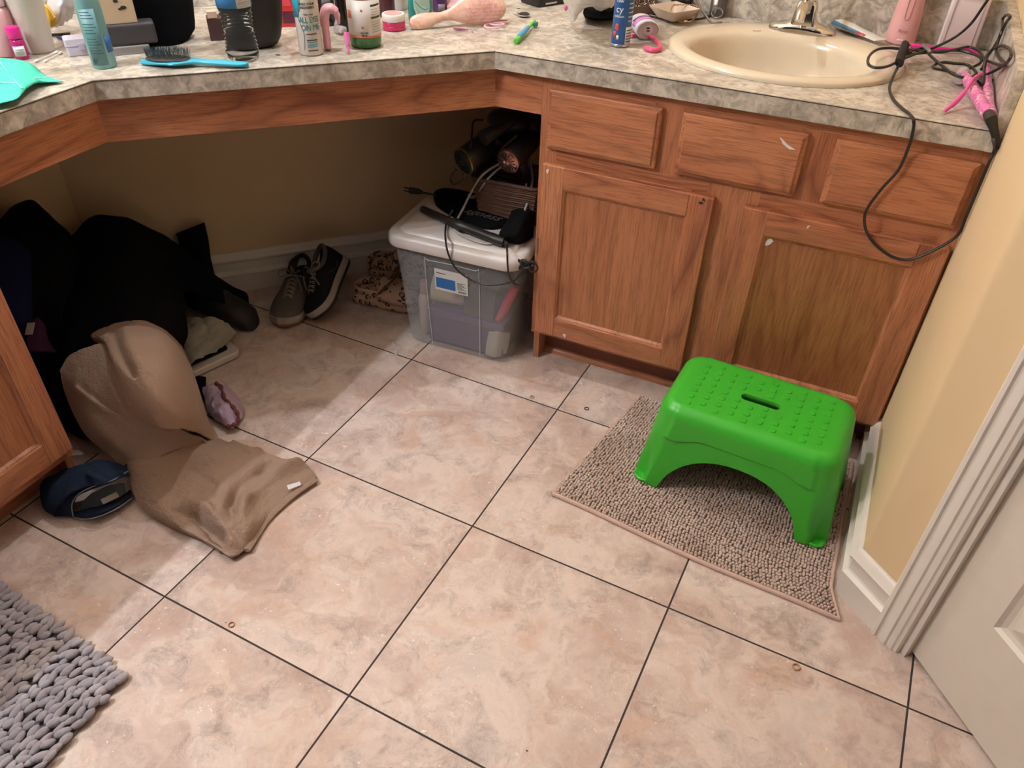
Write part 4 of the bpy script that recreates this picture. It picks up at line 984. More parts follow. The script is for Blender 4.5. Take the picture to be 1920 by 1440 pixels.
# flat pouch with script lettering
po = thing('black_pouch', 'flat black padded pouch with grey script lettering on the tub lid', 'pouch', L(880, 390))
pts = [(815, 362), (835, 357), (870, 362), (915, 376), (945, 393), (957, 405), (952, 420), (930, 428), (895, 425), (855, 408), (822, 388), (814, 374)]
pl = catmull([L(a, b, ZL + .004) for a, b in pts], 4, True); cc = sum(pl, V(0, 0, 0)) / len(pl)
rings = [[p for p in pl]] + [[cc + (p - cc) * q + V(0, 0, z) for p in pl] for q, z in ((1.0, .004), (.97, .009), (.85, .013), (.5, .015), (.1, .015))]
part('padded_shell', MB().loft([[V(p.x, p.y, ZL + .001) for p in pl]] + rings), M['cloth_black'], po)
def text_mesh(name, s, size, Mx, mat, parent, extr=.0003, align='CENTER', cyl=None, shear=0, sx=1.0):
    """lettering as a thin mesh; cyl=(centre, radius, angle0) wraps it round a bottle"""
    cu = bpy.data.curves.new(name, 'FONT'); cu.body = s; cu.size = size; cu.extrude = extr; cu.align_x = align; cu.align_y = 'CENTER'; cu.shear = shear; cu.resolution_u = 3
    ob = bpy.data.objects.new(name, cu); COL.objects.link(ob); bpy.context.view_layer.update()
    me = bpy.data.meshes.new_from_object(ob.evaluated_get(bpy.context.evaluated_depsgraph_get())); bpy.data.objects.remove(ob)
    mb = MB(); vs = []
    for v in me.vertices:
        x, y, z = v.co.x * sx, v.co.y, v.co.z
        if cyl:
            c, r, a0 = cyl; a = a0 + x / r; vs.append(V(c.x + (r + z + .0004) * math.cos(a), c.y + (r + z + .0004) * math.sin(a), c.z + y))
        else: vs.append(Mx @ V(x, y, z))
    mb.add(vs, [tuple(p.vertices) for p in me.polygons]); bpy.data.meshes.remove(me)
    return part(name, mb, mat, parent, smooth=False)
pz_ = L(905, 402, ZL + .0195); pxd = (L(945, 412, ZL + .0195) - L(868, 392, ZL + .0195)).normalized()
text_mesh('script_lettering', 'agness', .042, Matrix(((pxd.x, -pxd.y, 0, pz_.x), (pxd.y, pxd.x, 0, pz_.y), (0, 0, 1, pz_.z), (0, 0, 0, 1))), plain('#55545a', .5), po, shear=.4)
heap('black_bag', [[L(945, 455, ZL), L(975, 458, ZL), L(1000, 445, ZL)], [L(935, 440, ZL + .03), L(972, 435, ZL + .045), L(1002, 420, ZL + .03)], [L(955, 405, ZL + .045), L(980, 400, ZL + .06), L(1004, 385, ZL + .05)], [L(975, 350, ZL + .03), L(992, 340, ZL + .03), L(1005, 330, ZL + .03)]], 'soft black bag at the right end of the tub lid beside the oak vanity', 'bag', M['cloth_black'], nu=30, nv=30, amp=.004, ns=25)
# curling wand
cw = thing('curling_wand', 'black-handled curling wand lying on the front of the tub lid', 'curling wand', L(860, 420))
wp = [L(793, 392, ZL + .012), L(855, 420, ZL + .014)]
part('barrel', MB().tube([wp[0], wp[0].lerp(wp[1], .02), wp[1]], [.007, .0095, .011], 20), plain('#3b2f2b', .3, .4), cw)
hp = [L(852, 418, ZL + .016), L(862, 423, ZL + .017), L(880, 429, ZL + .017), L(905, 439, ZL + .017), L(930, 449, ZL + .016), L(945, 454, ZL + .014)]
part('handle', MB().tube(catmull(hp, 5), [.015] * 8 + [.0125] * 10 + [.0135] * 8, 20), M['black'], cw)
part('barrel_tip', MB().ball(wp[0], .009, n=14, m=8), plain('#6b4f3f', .4), cw)
part('swivel', MB().tube([L(943, 453, ZL + .014), L(952, 458, ZL + .012)], [.009, .005], 12), M['blackrub'], cw)
# power plug and cords on and in front of the tub
pg = thing('power_plug', 'black two-pin plug with its cord on the back left of the tub lid', 'plug', L(775, 358, ZL))
part('plug_body', MB().tube([L(768, 357, ZL + .03), L(785, 359, ZL + .03), L(793, 361, ZL + .028)], [.011, .010, .005], 12, flat=.8), M['blackrub'], pg)
for a, b in ((0, 0), (0, 6)): part('prong', MB().tube([L(768, 354 + b, ZL + .03), L(757, 350 + b + 1, ZL + .032)], .0018, 6), M['black'], pg)
part('plug_cord', MB().tube(catmull([L(793, 361, ZL + .028), L(808, 364, ZL + .02), L(822, 368, ZL + .012)], 4), .0028, 8), M['black'], pg)
fy = lambda a, b: P(a, b, (Mt.to_3x3() @ V(0, -1, 0)), (Mt.to_3x3() @ V(0, -1, 0)).dot(Mt @ V(0, -.158, 0)))
cord('black_cord', [L(850, 393, ZL + .028), L(840, 410, ZL + .010), L(835, 430, ZL + .006), fy(836, 455), fy(842, 480), fy(856, 505), fy(880, 523), fy(905, 533), fy(925, 534), fy(945, 532), fy(962, 527), fy(978, 512), fy(987, 498)], .0026, M['black'], None, cw)
cord('black_cord', [L(950, 457, ZL + .010), fy(951, 475), fy(952, 500), fy(955, 518), fy(966, 532), fy(980, 532), fy(986, 518), fy(984, 505)], .0026, M['black'], None, cw)
kn = [fy(985 + 11 * math.cos(a * 1.7) + (4 if a % 2 else -2), 496 + 9 * math.sin(a * 2.3)) + V(0, .004 * math.sin(a * 3), 0) for a in range(14)]
part('cord_bundle', MB().tube(catmull(kn, 7), .0028, 8), M['black'], cw)
cord('black_cord', [fy(992, 490), fy(1002, 492), fy(1008, 502), fy(1003, 510), fy(994, 508), fy(988, 500)], .0024, M['black'], None, cw)
# ================================================================ SMALL FLOOR BITS
def ringbit(px, py, R, r, m, lab, cat='hair tie'):
    c = at(px, py, .002); single('hair_tie', MB().tube([c + V(R * math.cos(a), R * math.sin(a), 0) for a in [2 * PI * k / 20 for k in range(20)]], r, 6, closed=True), m, lab, cat)
ringbit(1100, 766, .0055, .0011, plain('#16151a', .6), 'tiny black hair elastic on the tile left of the bath mat')
ringbit(998, 744, .005, .001, plain('#9a7f6e', .6), 'tiny tan hair elastic nearer the storage tub')
ringbit(434, 1171, .0055, .001, plain('#a8694a', .5), 'tiny orange-brown hair elastic on the tile in front of the towel')
ringbit(1493, 1250, .0065, .0016, plain('#c08a68', .5), 'tan hair elastic on the tile in front of the bath mat')
cb = at(742, 662, .001); single('paper_scrap', MB().box(-.012, .012, -.004, .004, 0, .002, Rz(-1.0, cb)), plain('#cfc3c6', .5), 'small pale paper scrap on the grout line near the tub', 'scrap', smooth=False, bevel=.0008)
for i, (a, b, s) in enumerate(((424, 1168, .0016), (988, 1408, .0022), (1082, 831, .0014))):
    c = at(a, b, 0); single('dark_crumb', MB().ball(c + V(0, 0, s * .5), s, s * .5, s * .5, 8, 5), dk, ['black speck beside the orange-brown hair elastic', 'black speck on the tiles at the bottom of the floor', 'black speck on the tile left of the bath mat edge'][i], 'speck')
# ================================================================ THINGS ON THE COUNTER
def away(p):
    d = V(p.x - CAM.x, p.y - CAM.y, 0); return d.normalized()
def stand(pxl, pxr, pyb, z=None):
    """centre on the counter and radius of an upright round thing from its foot in view"""
    z = H + .0005 if z is None else z
    g = at((pxl + pxr) / 2, pyb, z); d = away(g); r = (pxr - pxl) / 2 * depth(g) / F
    return g + d * r * .96, r
def ang_cam(c, off=0): d = away(c); return math.atan2(-d.y, -d.x) + off
def T_(c): return Matrix.Translation(c)
def bottle(name, label, cat, c, prof, mat, pname='bottle_body', n=32, sx=1, sy=1, rot=0):
    root = thing(name, label, cat, c)
    part(pname, MB().lathe(prof, n, T_(c) @ Matrix.Rotation(rot, 4, 'Z'), sx=sx, sy=sy), mat, root, ang=50)
    return root
def wrap(name, root, c, r, a0, a1, z0, z1, mat, parent=None, n=20, off=.0003, label=None, sx=1, sy=1):
    """printed band on a round body from angle a0 to a1"""
    rings = [[V(c.x + (r + o) * sx * math.cos(a0 + (a1 - a0) * k / n), c.y + (r + o) * sy * math.sin(a0 + (a1 - a0) * k / n), c.z + z) for k in range(n + 1)] for o, z in ((off, z0), (off, z1))]
    rings2 = [rings[0], rings[1]]
    return part(name, MB().loft(rings2, closed=False, cap0=False, cap1=False), mat, parent or root, label=label, solid=.0003, off=1)
gl = lambda c, a=.5, r=.1: glassy(c, a, r)
def cyltext(name, s, size, root, c, r, z, a, mat, sx=1.0): return text_mesh(name, s, size, None, mat, root, cyl=(V(c.x, c.y, c.z + z), r, a), sx=sx)
ink = plain('#1a1a1c', .6); inkw = plain('#e9e9ec', .5)
def vp(px, py, foot):
    d = away(foot); return P(px, py, d, d.dot(foot))
def cq(px, py, z):
    p = at(px, py, z); return p if p.x < XR - .0285 else atx(px, py, XR - .0285)
# teal spray bottle
c, r = stand(177, 221, 130); sc_ = r / .0235
tealm = plain('#78a9ab', .3, .3)
b = bottle('teal_spray_can', 'slim teal spray can with small print, standing near the counter edge', 'spray can', c, [(r * .92, 0), (r, .003), (r, .10), (r * .98, .115), (r * .90, .13), (r * .80, .142), (r * .88, .155), (r * .95, .165), (r * .95, .19), (r * .8, .20)], tealm)
a = ang_cam(c)
lb = wrap('printed_panel', b, c, r, a - .95, a + .35, .008, .112, plain('#5f9096', .45), label='darker teal printed panel')
ln = MB()
for k in range(15):
    z = .030 + k * .0054
    if k in (6, 11): continue
    w0, w1 = -.85, .15 - .12 * (k % 3)
    rg = [[V(c.x + (r + .0007) * math.cos(a + w0 + (w1 - w0) * q / 8), c.y + (r + .0007) * math.sin(a + w0 + (w1 - w0) * q / 8), c.z + z + dz) for q in range(9)] for dz in (0, .0014)]
    ln.loft(rg, closed=False, cap0=False, cap1=False)
part('small_print', ln, plain('#2f5358', .6), lb, kind='stuff')
cyltext('maker_mark', 'U', .012, lb, c, r + .0006, .016, a - .62, plain('#1f4a5c', .6))
wrap('blue_flash', b, c, r, a + .55, a + 1.3, .03, .06, plain('#1c5fa8', .4), label='blue printed flash')
# white cup
c, r = stand(60, 106, 116)
c, r = at(78, 100, H) , .034
c = c + away(c) * .02
wc = thing('white_cup', 'tall plain white plastic cup behind the magenta bottle at the left end', 'cup', c)
part('cup_body', MB().lathe([(r * .80, .001), (r * .84, .004), (r * 1.08, .118), (r * 1.12, .121), (r * 1.05, .121), (r * .80, .008)], 36, T_(c)), plain('#ddd2c8', .45), wc)
# pale pink jar at the edge
c = at(8, 108, H) + V(-.005, .02, 0)
pj = thing('pink_jar', 'pale pink jar cut off by the left edge, beside the magenta bottle', 'jar', c)
part('jar_body', MB().lathe([(.024, .001), (.026, .004), (.026, .085), (.022, .092), (.018, .094)], 28, T_(c)), plain('#dba9ad', .35), pj)
part('jar_lid', MB().lathe([(.022, .0945), (.023, .096), (.023, .115), (.02, .118)], 28, T_(c)), plain('#e8c4c6', .35), pj)
# magenta bottle
c = at(44, 113, H); c = c + away(c) * .012; r = .0135
mg = bottle('magenta_bottle', 'small magenta bottle with hot pink cap and white label', 'bottle', c, [(r * .9, .0005), (r, .003), (r, .032), (r * .9, .037), (r * .62, .040)], gl('#c0287a', .85, .1))
part('cap', MB().lathe([(r * .92, .0405), (r * .96, .042), (r * .96, .060), (r * .9, .062)], 28, T_(c)), plain('#e01f8c', .3), mg)
a = ang_cam(c); l1 = wrap('paper_label', mg, c, r, a - .9, a + .7, .008, .027, plain('#d9e4e0', .5), label='white paper label')
for k in range(3): wrap('print_line', mg, c, r, a - .6, a + .45, .0125 + .004 * k, .0137 + .004 * k, plain('#7f9a96', .6), l1, off=.0008)
# cotton swabs
cs = plain('#e9e2da', .8)
def swab(p0, p1, lab):
    root = thing('cotton_swab', lab, 'cotton swab', (p0 + p1) / 2 - V(0, 0, .0025), 'cotton swabs by the white cup')
    part('stick', MB().tube([p0, p1], .0012, 8), plain('#e3cdb9', .6), root)
    for a_, b_ in ((p0, p1), (p1, p0)):
        d = (b_ - a_).normalized(); part('cotton_tip', MB().tube([a_ - d * .003, a_, a_ + d * .006, a_ + d * .011], [.0012, .0026, .0027, .0014], 10), cs, root)
z = H + .003
swab(at(84, 115, z), at(115, 98, z), 'cotton swab nearer the counter edge beside the white cup')
swab(at(66, 115, z), at(108, 97, z), 'cotton swab lying closer against the white cup')
# teal face mask
mk = thing('face_mask', 'folded mint green disposable face mask lying over the counter edge', 'face mask', at(40, 160, H))
rows = [
 [(-60, 112, H + .014), (-10, 110, H + .012), (22, 110, H + .020), (48, 114, H + .016), (66, 124, H + .004)],
 [(-60, 140, H + .016), (-8, 138, H + .018), (30, 134, H + .026), (62, 134, H + .016), (86, 142, H + .003)],
 [(-60, 168, H + .014), (-5, 166, H + .018), (40, 156, H + .022), (80, 150, H + .012), (118, 153, H + .004)],
 [(-60, 205, H + .010), (-5, 194, H + .012), (32, 184, H + .016), (62, 158, H + .010), (112, 154, H + .003)]]
part('mask_sheet', cloth(rows, 40, 30, .0012, 40, 2), fabric('#56cdb4', '#4cc0a8', bump=.25), mk, solid=.0012, ang=80)
for k, pts in enumerate((((0, 116), (20, 142), (42, 166)), ((-20, 150), (20, 156), (60, 148), (88, 145)))):
    q = [at(x, y, H + .0225 - (.004 if x > 50 else 0) - (.004 if y < 120 else 0)) for x, y in pts]
    part('welded_seam', MB().tube(catmull(q, 8), .0012, 6), plain('#93eddb', .5), mk)
# white and yellow packet
pk = heap('snack_wrapper', [[(92, -40, H + .10), (125, -40, H + .11), (160, -30, H + .09)], [(88, 20, H + .05), (115, 15, H + .06), (145, 15, H + .05)], [(94, 55, H + .012), (115, 50, H + .02), (132, 44, H + .015)]], 'crumpled white and silver wrapper behind the white cup', 'wrapper', plain('#cfccd2', .3, .2), nu=30, nv=30, amp=.006, ns=45, seed=3, fold=.012, fdir=(.4, .9))
heap('yellow_packet', [[(78, 5, H + .075), (92, 12, H + .07), (106, 34, H + .05)], [(86, 40, H + .03), (94, 48, H + .03), (104, 40, H + .032)]], 'small bright yellow packet tucked against the white cup', 'packet', plain('#e0b02c', .45), nu=16, nv=10, amp=.002)
single('black_pen', MB().tube([at(96, 66, H + .006), at(132, 64, H + .006)], .0035, 10), M['blackgloss'], 'black pen lying behind the cotton swabs', 'pen')
single('purple_pen', MB().tube([at(108, 70, H + .004), at(128, 76, H + .004)], [.003, .0022], 10), plain('#2a1c5c', .3), 'short dark purple pencil tip in front of the black pen', 'pencil')
# clear lilac case
lc_ = at(140, 100, H); Mc = Rz(math.atan2(away(lc_).y, away(lc_).x) - PI / 2, at(158, 104, H + .0005))
cc_ = thing('lilac_case', 'small frosted lilac plastic case behind the teal spray can', 'case', Mc.translation)
part('case_base', MB().prism(rr(-.030, .030, 0, .035, .006), .0, .018, Mc), gl('#d8cfe2', .75, .2), cc_, bevel=.0015)
part('case_lid', MB().prism(rr(-.031, .031, -.001, .036, .006), .0185, .034, Mc), gl('#e0d9ea', .75, .2), cc_, bevel=.0015)
part('case_latch', MB().box(-.006, .006, -.004, -.001, .012, .025, Mc), gl('#bfb4d0', .9, .2), cc_, smooth=False, bevel=.0008)
# beige box with black print + grey zip case under it
mt_ = at(228, 102, H); fa = math.atan2(away(mt_).y, away(mt_).x) - PI / 2
Mg = Rz(fa, at(236, 103, H + .0005))
cl = thing('clear_tray', 'shallow clear acrylic tray under the dark grey case', 'tray', Mg.translation)
part('tray', MB().box(-.045, .050, 0, .10, .0, .016, Mg), gl('#b8b2b0', .55, .1), cl, smooth=False, bevel=.002)
gc_ = thing('grey_case', 'dark charcoal case standing on the clear tray beside the black bag', 'case', Mg @ V(0, .04, .017))
part('case_shell', MB().box(-.055, .07, .004, .075, .0165, .058, Mg), plain('#38353a', .7), gc_, smooth=False, bevel=.005, seg=3)
bb_ = thing('beige_box', 'beige cosmetics box with black blots at the top edge behind the teal can', 'box', Mg @ V(-.01, .05, .0585))
part('box_carton', MB().box(-.045, .040, .010, .06, .0585, .14, Mg), plain('#cdb091', .6), bb_, smooth=False, bevel=.001)
for px_, py_, q in ((216, 2, .005), (231, 14, .006), (225, 17, .004)):
    n = Mg.to_3x3() @ V(0, -1, 0); o = Mg @ V(0, .010, 0); pp = P(px_, py_, n, n.dot(o) + .0006)
    part('black_blot', MB().ball(pp, q, .0008, q * .6, 10, 6, M=Mg.to_3x3().to_4x4()), ink, bb_)
# black fabric bag
bgc = at(300, 88, H) + away(at(300, 88, H)) * .055
def baglump(u, v): pass
bag = MB(); rings = []
for i in range(15):
    t = i / 14; z = H + .001 + .22 * t; ring = []
    for k in range(40):
        a = 2 * PI * k / 40; q = 1 + .10 * mn.noise(V(math.cos(a) * 1.5, math.sin(a) * 1.5, t * 2.5 + 3)) + .03 * math.sin(5 * a + t * 3)
        rx_, ry_ = (.088 - .012 * t) * (1 - .22 * (1 - min(1, t / .12)) ** 2), .055
        p = V(math.cos(a) * rx_ * q, math.sin(a) * ry_ * q, 0); ring.append(Rz(fa) @ p + V(bgc.x, bgc.y, z))
    rings.append(ring)
bag.loft(rings); single('black_fabric_bag', bag, M['cloth_black'], 'plump black fabric bag behind the turquoise paddle brush', 'bag')
# turquoise paddle brush
TQ = plain('#36a9c4', .3)
pb_ = thing('paddle_brush', 'turquoise paddle hairbrush lying bristles up at the counter edge', 'hairbrush', at(320, 118, H))
p0, p1 = at(266, 116, H + .006), at(466, 122, H + .006); d = (p1 - p0); Lb = d.length; fmb = frame(p0, d)
def bw(t):
    if t < .55: return .027 * math.sin(min(1, (t + .03) / .50) * PI * .5) ** .6 if t < .30 else .027 - (.027 - .0085) * (lambda x: x * x * (3 - 2 * x))((t - .30) / .25)
    return .0085 + .0035 * math.sin((t - .55) / .45 * PI) - .008 * max(0, (t - .93) / .07) ** 2
rings = []
for i in range(41):
    t = i / 40; w_ = max(bw(t), .002); zc = .004 * math.sin(t * PI) ; hh = .0055
    rings.append([fmb @ V(t * Lb, w_ * math.cos(a), zc + hh * math.sin(a)) for a in [2 * PI * k / 16 for k in range(16)]])
part('brush_body', MB().loft(rings), TQ, pb_, ang=80)
cu_ = fmb @ V(.26 * Lb, 0, .0085)
part('bristle_cushion', MB().ball(cu_, Lb * .215, .0215, .0055, 28, 8, M=fmb.to_3x3().to_4x4()), plain('#1d1416', .6), pb_)
br = MB(); rnd = random.Random(11)
for i in range(22):
    for j in range(8):
        x = -.20 + .40 * i / 21; y = -.85 + 1.7 * j / 7
        if (x / .205) ** 2 + y * y > 1: continue
        q = fmb @ V((.26 + x) * Lb, y * .0205, .012); tp = fmb @ V((.26 + x * 1.04) * Lb + rnd.uniform(-.001, .001), y * .0215 + rnd.uniform(-.001, .001), .0275 + rnd.uniform(-.001, .001))
        br.tube([q, tp], [.0005, .0005], 4)
part('bristles', br, plain('#1c3a40', .35), pb_, kind='stuff', smooth=False)
# water bottle
c, r = stand(428, 490, 118)
wb = thing('water_bottle', 'clear ribbed plastic water bottle with blue label standing behind the brush handle', 'bottle', c)
prof = [(r * .55, .0005), (r * .80, .001), (r * .93, .006), (r * .97, .015)]
z = .018
while z < .096:
    q = 1.0 - .10 * math.sin((z - .018) / .078 * PI); prof += [(r * q, z), (r * q * .89, z + .004)]; z += .0078
prof += [(r * .97, .098), (r * 1.0, .102), (r * 1.0, .15), (r * .96, .156), (r * .8, .175), (r * .45, .192), (r * .4, .20)]
t = NT('clear_pet'); t.set(color='#f2f5f6', rough=.03, trans=1.0, ior=1.13, spec=1.0); PET = t.mat
part('bottle_shell', MB().lathe(prof, 48, T_(c) @ Matrix.Rotation(.2, 4, 'Z')), PET, wb, ang=80)
a = ang_cam(c); wrap('wrap_label', wb, c, r * 1.005, a - PI, a + PI, .104, .148, plain('#2d86c9', .35), n=40, label='blue paper wrap label')
wrap('label_panel', wb, c, r * 1.005, a + .12, a + 1.1, .104, .148, plain('#ded8cf', .5), off=.0012, label='white text panel of the label')
for k in range(5): wrap('print_line', wb, c, r * 1.005, a + .25, a + 1.0, .108 + k * .006, .1095 + k * .006, plain('#8b8b90', .6), off=.0018)
part('screw_cap', MB().lathe([(r * .42, .201), (r * .43, .203), (r * .43, .214), (r * .40, .216)], 28, T_(c)), plain('#e6e6e8', .4), wb)
# black wedge behind the water bottle
c0_ = at(470, 98, H); c0_ = c0_ + away(c0_) * .03
rings = []
for i, (z, q) in enumerate(((0.001, .55), (.006, .72), (.02, .86), (.05, .98), (.09, 1.05), (.14, 1.06), (.18, 1.0), (.20, .9))):
    rings.append([Rz(fa) @ V(math.copysign(abs(math.cos(a)) ** .7, math.cos(a)) * .064 * q + .004 + z * .02, math.copysign(abs(math.sin(a)) ** .7, math.sin(a)) * .040 * q, 0) + V(c0_.x, c0_.y + .015, H + z) for a in [2 * PI * k / 36 for k in range(36)]])
single('black_case', MB().loft(rings), plain('#141314', .5), 'rounded black case standing right behind the clear water bottle', 'case')
# dark red box and things seen between
def carton(name, lab, px0, px1, pyb, h, dp, mat, cat='box', extra=None):
    g = at((px0 + px1) / 2, pyb, H + .0006); w_ = (px1 - px0) * depth(g) / F; th_ = math.atan2(away(g).y, away(g).x) - PI / 2; m_ = Rz(th_, g)
    root = thing(name, lab, cat, g + away(g) * dp / 2); part('carton', MB().box(-w_ / 2, w_ / 2, 0, dp, 0, h, m_), mat, root, smooth=False, bevel=.0008)
    return root, m_, w_
rb_, m_, w_ = carton('maroon_box', 'maroon box glimpsed between the black bag and the water bottle', 396, 424, 76, .045, .04, plain('#42211f', .6))
part('white_panel', MB().box(-w_ * .4, w_ * .2, -.0006, 0, .047, .060, m_).box(-w_ * .4, w_ * .2, 0, .02, .046, .060, m_), plain('#d8b8a0', .5), rb_, smooth=False)
rx_, m_, w_ = carton('red_package', 'red and pink packaged product behind the white mist bottle', 527, 566, 50, .11, .03, plain('#d4312f', .35))
part('dark_window', MB().box(-w_ * .34, w_ * .22, -.0008, -.0001, .008, .034, m_), plain('#5c1636', .2), rx_, smooth=False, label='dark plum window')
part('pink_band', MB().box(-w_ * .46, w_ * .10, -.0008, -.0001, .045, .075, m_), plain('#ee4a5c', .3), rx_, smooth=False)
# ALL EYES ON ME bottle
c, r = stand(563, 608, 106)
ae = bottle('mist_bottle', 'slim white bottle lettered ALL EYES ON ME with a teal shoulder', 'bottle', c, [(r * .9, .0005), (r, .003), (r, .112), (r * .97, .12), (r * .85, .13)], plain('#d9cfc6', .35))
part('teal_cap', MB().lathe([(r * .86, .1305), (r * .9, .133), (r * .8, .17), (r * .6, .19)], 32, T_(c)), plain('#1d98b5', .3), ae)
a = ang_cam(c)
# teal shoulder sweeping down the left side
tl = [[V(c.x + (r + .0005) * math.cos(a - .55 - x), c.y + (r + .0005) * math.sin(a - .55 - x), c.z + z) for x in [q * 1.3 / 14 for q in range(15)]] for z in (.129, .10)]
tl.append([V(c.x + (r + .0005) * math.cos(a - .70 - x), c.y + (r + .0005) * math.sin(a - .70 - x), c.z + .078 - .004 * x) for x in [q * 1.15 / 14 for q in range(15)]])
part('teal_sweep', MB().loft(tl, closed=False, cap0=False, cap1=False), plain('#1d98b5', .3), ae, solid=.0003, off=1)
tealink = plain('#2d8f9b', .5)
cyltext('name_lettering', 'ALL EYES', .0165, ae, c, r + .0004, .072, a + .15, tealink, .68)
cyltext('name_lettering', 'ON ME', .0170, ae, c, r + .0004, .057, a + .20, tealink, .78)
cyltext('brand_lettering', 'NOT YOUR', .0062, ae, c, r + .0004, .103, a + .1, ink)
cyltext('brand_lettering', "MOTHER'S", .0062, ae, c, r + .0004, .096, a + .1, ink)
cyltext('small_print', 'TALK TO ME', .0035, ae, c, r + .0004, .083, a + .1, ink)
for k, (z, m2) in enumerate(((.044, ink), (.032, ink), (.028, tealink), (.023, tealink), (.019, tealink), (.011, ink))): wrap('print_line', ae, c, r, a - .25, a + .60, z, z + .0016, m2, off=.0006)
crv = [V(c.x + (r + .0006) * math.cos(a + q), c.y + (r + .0006) * math.sin(a + q), c.z + z) for q, z in ((-.45, .118), (-.50, .095), (-.80, .080), (-.62, .062), (-.42, .045), (-.50, .022), (-.62, .012))]
part('curved_line', MB().tube(catmull(crv, 6), .0004, 5), plain('#4a5a63', .5), ae)
# pink comb-like holder
PK = plain('#e9aebc', .35)
g = at(628, 96, H); d_ = away(g); sx_ = V(d_.y, -d_.x, 0)
ph_ = thing('pink_curved_brush', 'pale pink bent handle standing like a hook right of the white mist bottle', 'brush', g + d_ * .015)
ft = g + d_ * .012
pts = [vp(614, 92, ft), vp(613, 78, ft), vp(610, 55, ft), vp(608, 32, ft), vp(612, 18, ft), vp(624, 17, ft), vp(632, 28, ft), vp(636, 45, ft)]
part('handle', MB().tube(catmull(pts, 6), [.0085, .0105] + [.0120] * 12 + [.0145] * 12 + [.0140] * 4 + [.012] * 4 + [.009] * 4 + [.007, .006, .005, .004, .003], 18, flat=.7), PK, ph_)
heap('clear_wrap', [[(628, 38, H + .012), (640, 34, H + .018), (650, 40, H + .01)], [(626, 50, H + .010), (638, 48, H + .018), (650, 52, H + .012)], [(626, 60, H + .002), (638, 62, H + .006), (650, 60, H + .003)]], 'scrunch of clear plastic behind the pink hook', 'plastic wrap', gl('#d8d2d6', .6, .15), nu=18, nv=18, amp=.003, ns=90)
# pink marker
g = at(654, 103, H + .001); d_ = away(g); pm = thing('pink_marker', 'small pink tapered marker standing between the pink hook and the green bottle', 'marker', g)
base = g + V(0, 0, .001)
part('barrel', MB().tube([base + d_ * .006, base + d_ * .010 + V(0, 0, .010), base + d_ * .012 + V(0, 0, .012), base + d_ * .02 + V(0, 0, .034), base + d_ * .022 + V(0, 0, .039)], [.0015, .0032, .0042, .0066, .0064], 16), plain('#e46fae', .35), pm)
part('grip_ring', MB().lathe([(.0046, 0), (.0048, .001), (.0048, .002), (.0046, .003)], 16, T_(base + d_ * .0125 + V(0, 0, .014)), cap0=False, cap1=False), plain('#c98a6a', .4), pm)
# black bottles behind
for i, (x0, x1, yb, h, lab) in enumerate(((600, 632, 50, .12, 'black bottle with grey label behind the pink hook'), (634, 660, 62, .12, 'glossy black bottle tapering down behind the pink marker'))):
    c, r = stand(x0, x1, yb)
    k_ = bottle('black_bottle', lab, 'bottle', c, [(r * .8, .0005), (r * .9, .004), (r, .03), (r, h * .9), (r * .8, h)], M['blackgloss'])
    a = ang_cam(c)
    if i == 0: wrap('grey_label', k_, c, r, a - .5, a + .5, .035, .06, plain('#4a484c', .5))
# green bottle with white label
c, r = stand(658, 717, 93)
gb = bottle('green_bottle', 'round green bottle with white printed label and red bands', 'bottle', c, [(r * .82, .0005), (r * .95, .003), (r, .010), (r, .125), (r * .9, .14), (r * .5, .152)], plain('#2f6b35', .2))
part('pump_cap', MB().lathe([(r * .45, .153), (r * .46, .155), (r * .46, .175), (r * .4, .178)], 24, T_(c)), plain('#1c1c1c', .4), gb)
a = ang_cam(c); gla = wrap('wrap_label', gb, c, r, a - 1.7, a + 1.7, .024, .102, plain('#ddd6cf', .45), n=40, label='white wraparound label')
for z in (.0235, .0995): wrap('red_band', gb, c, r, a - 1.7, a + 1.7, z, z + .004, plain('#d8604a', .4), gla, off=.0007, n=40)
def wraptri(root, par, c, r, a0, z0, s, mat):
    pts = [(-s * .5, 0), (s * .5, -s * .15), (0, s * .8)]
    f0 = [V(c.x + (r + .0012) * math.cos(a0 + x / r), c.y + (r + .0012) * math.sin(a0 + x / r), c.z + z0 + z) for x, z in pts]
    part('melon_motif', MB().loft([f0, [p - (p - c).normalized() * .0004 for p in f0]]), mat, par, smooth=False, label='tiny red melon wedge print')
for z in (.078, .044): wraptri(gb, gla, c, r, a - .12, z, .0062, plain('#c8484a', .5))
for z0, z1 in ((.086, .090), (.062, .066)): wrap('black_heading', gb, c, r, a + .45, a + 1.25, z0, z1, plain('#1c2a20', .5), gla, off=.0008)
for k in range(9): wrap('print_line', gb, c, r, a + .48, a + 1.2, .0345 + k * .0052 + (.004 if k > 4 else 0), .0352 + k * .0052 + (.004 if k > 4 else 0), plain('#8f8a84', .6), gla, off=.0008)
cyltext('volume_print', '10 FL OZ', .0042, gla, c, r + .0008, .034, a - .05, ink); cyltext('volume_print', '300 mL', .0042, gla, c, r + .0008, .029, a - .05, ink)
wrap('side_print', gb, c, r, a - 1.2, a - .85, .062, .078, plain('#e0705e', .4), gla, off=.0008)
# dark red and white bottles far back
for i, (x0, x1, yb, h, m2, lab) in enumerate(((712, 742, 34, .12, plain('#4c1620', .3), 'dark red bottle behind the green one'), (736, 764, 20, .12, plain('#d8d4d4', .35), 'white bottle with black print behind the pink jar'))):
    c, r = stand(x0, x1, yb); k_ = bottle('tall_bottle', lab, 'bottle', c, [(r * .9, .0005), (r, .004), (r, h * .9), (r * .7, h)], m2)
    if i: cyltext('side_lettering', 'tea tree', .008, k_, c, r + .0004, .028, ang_cam(c), ink)
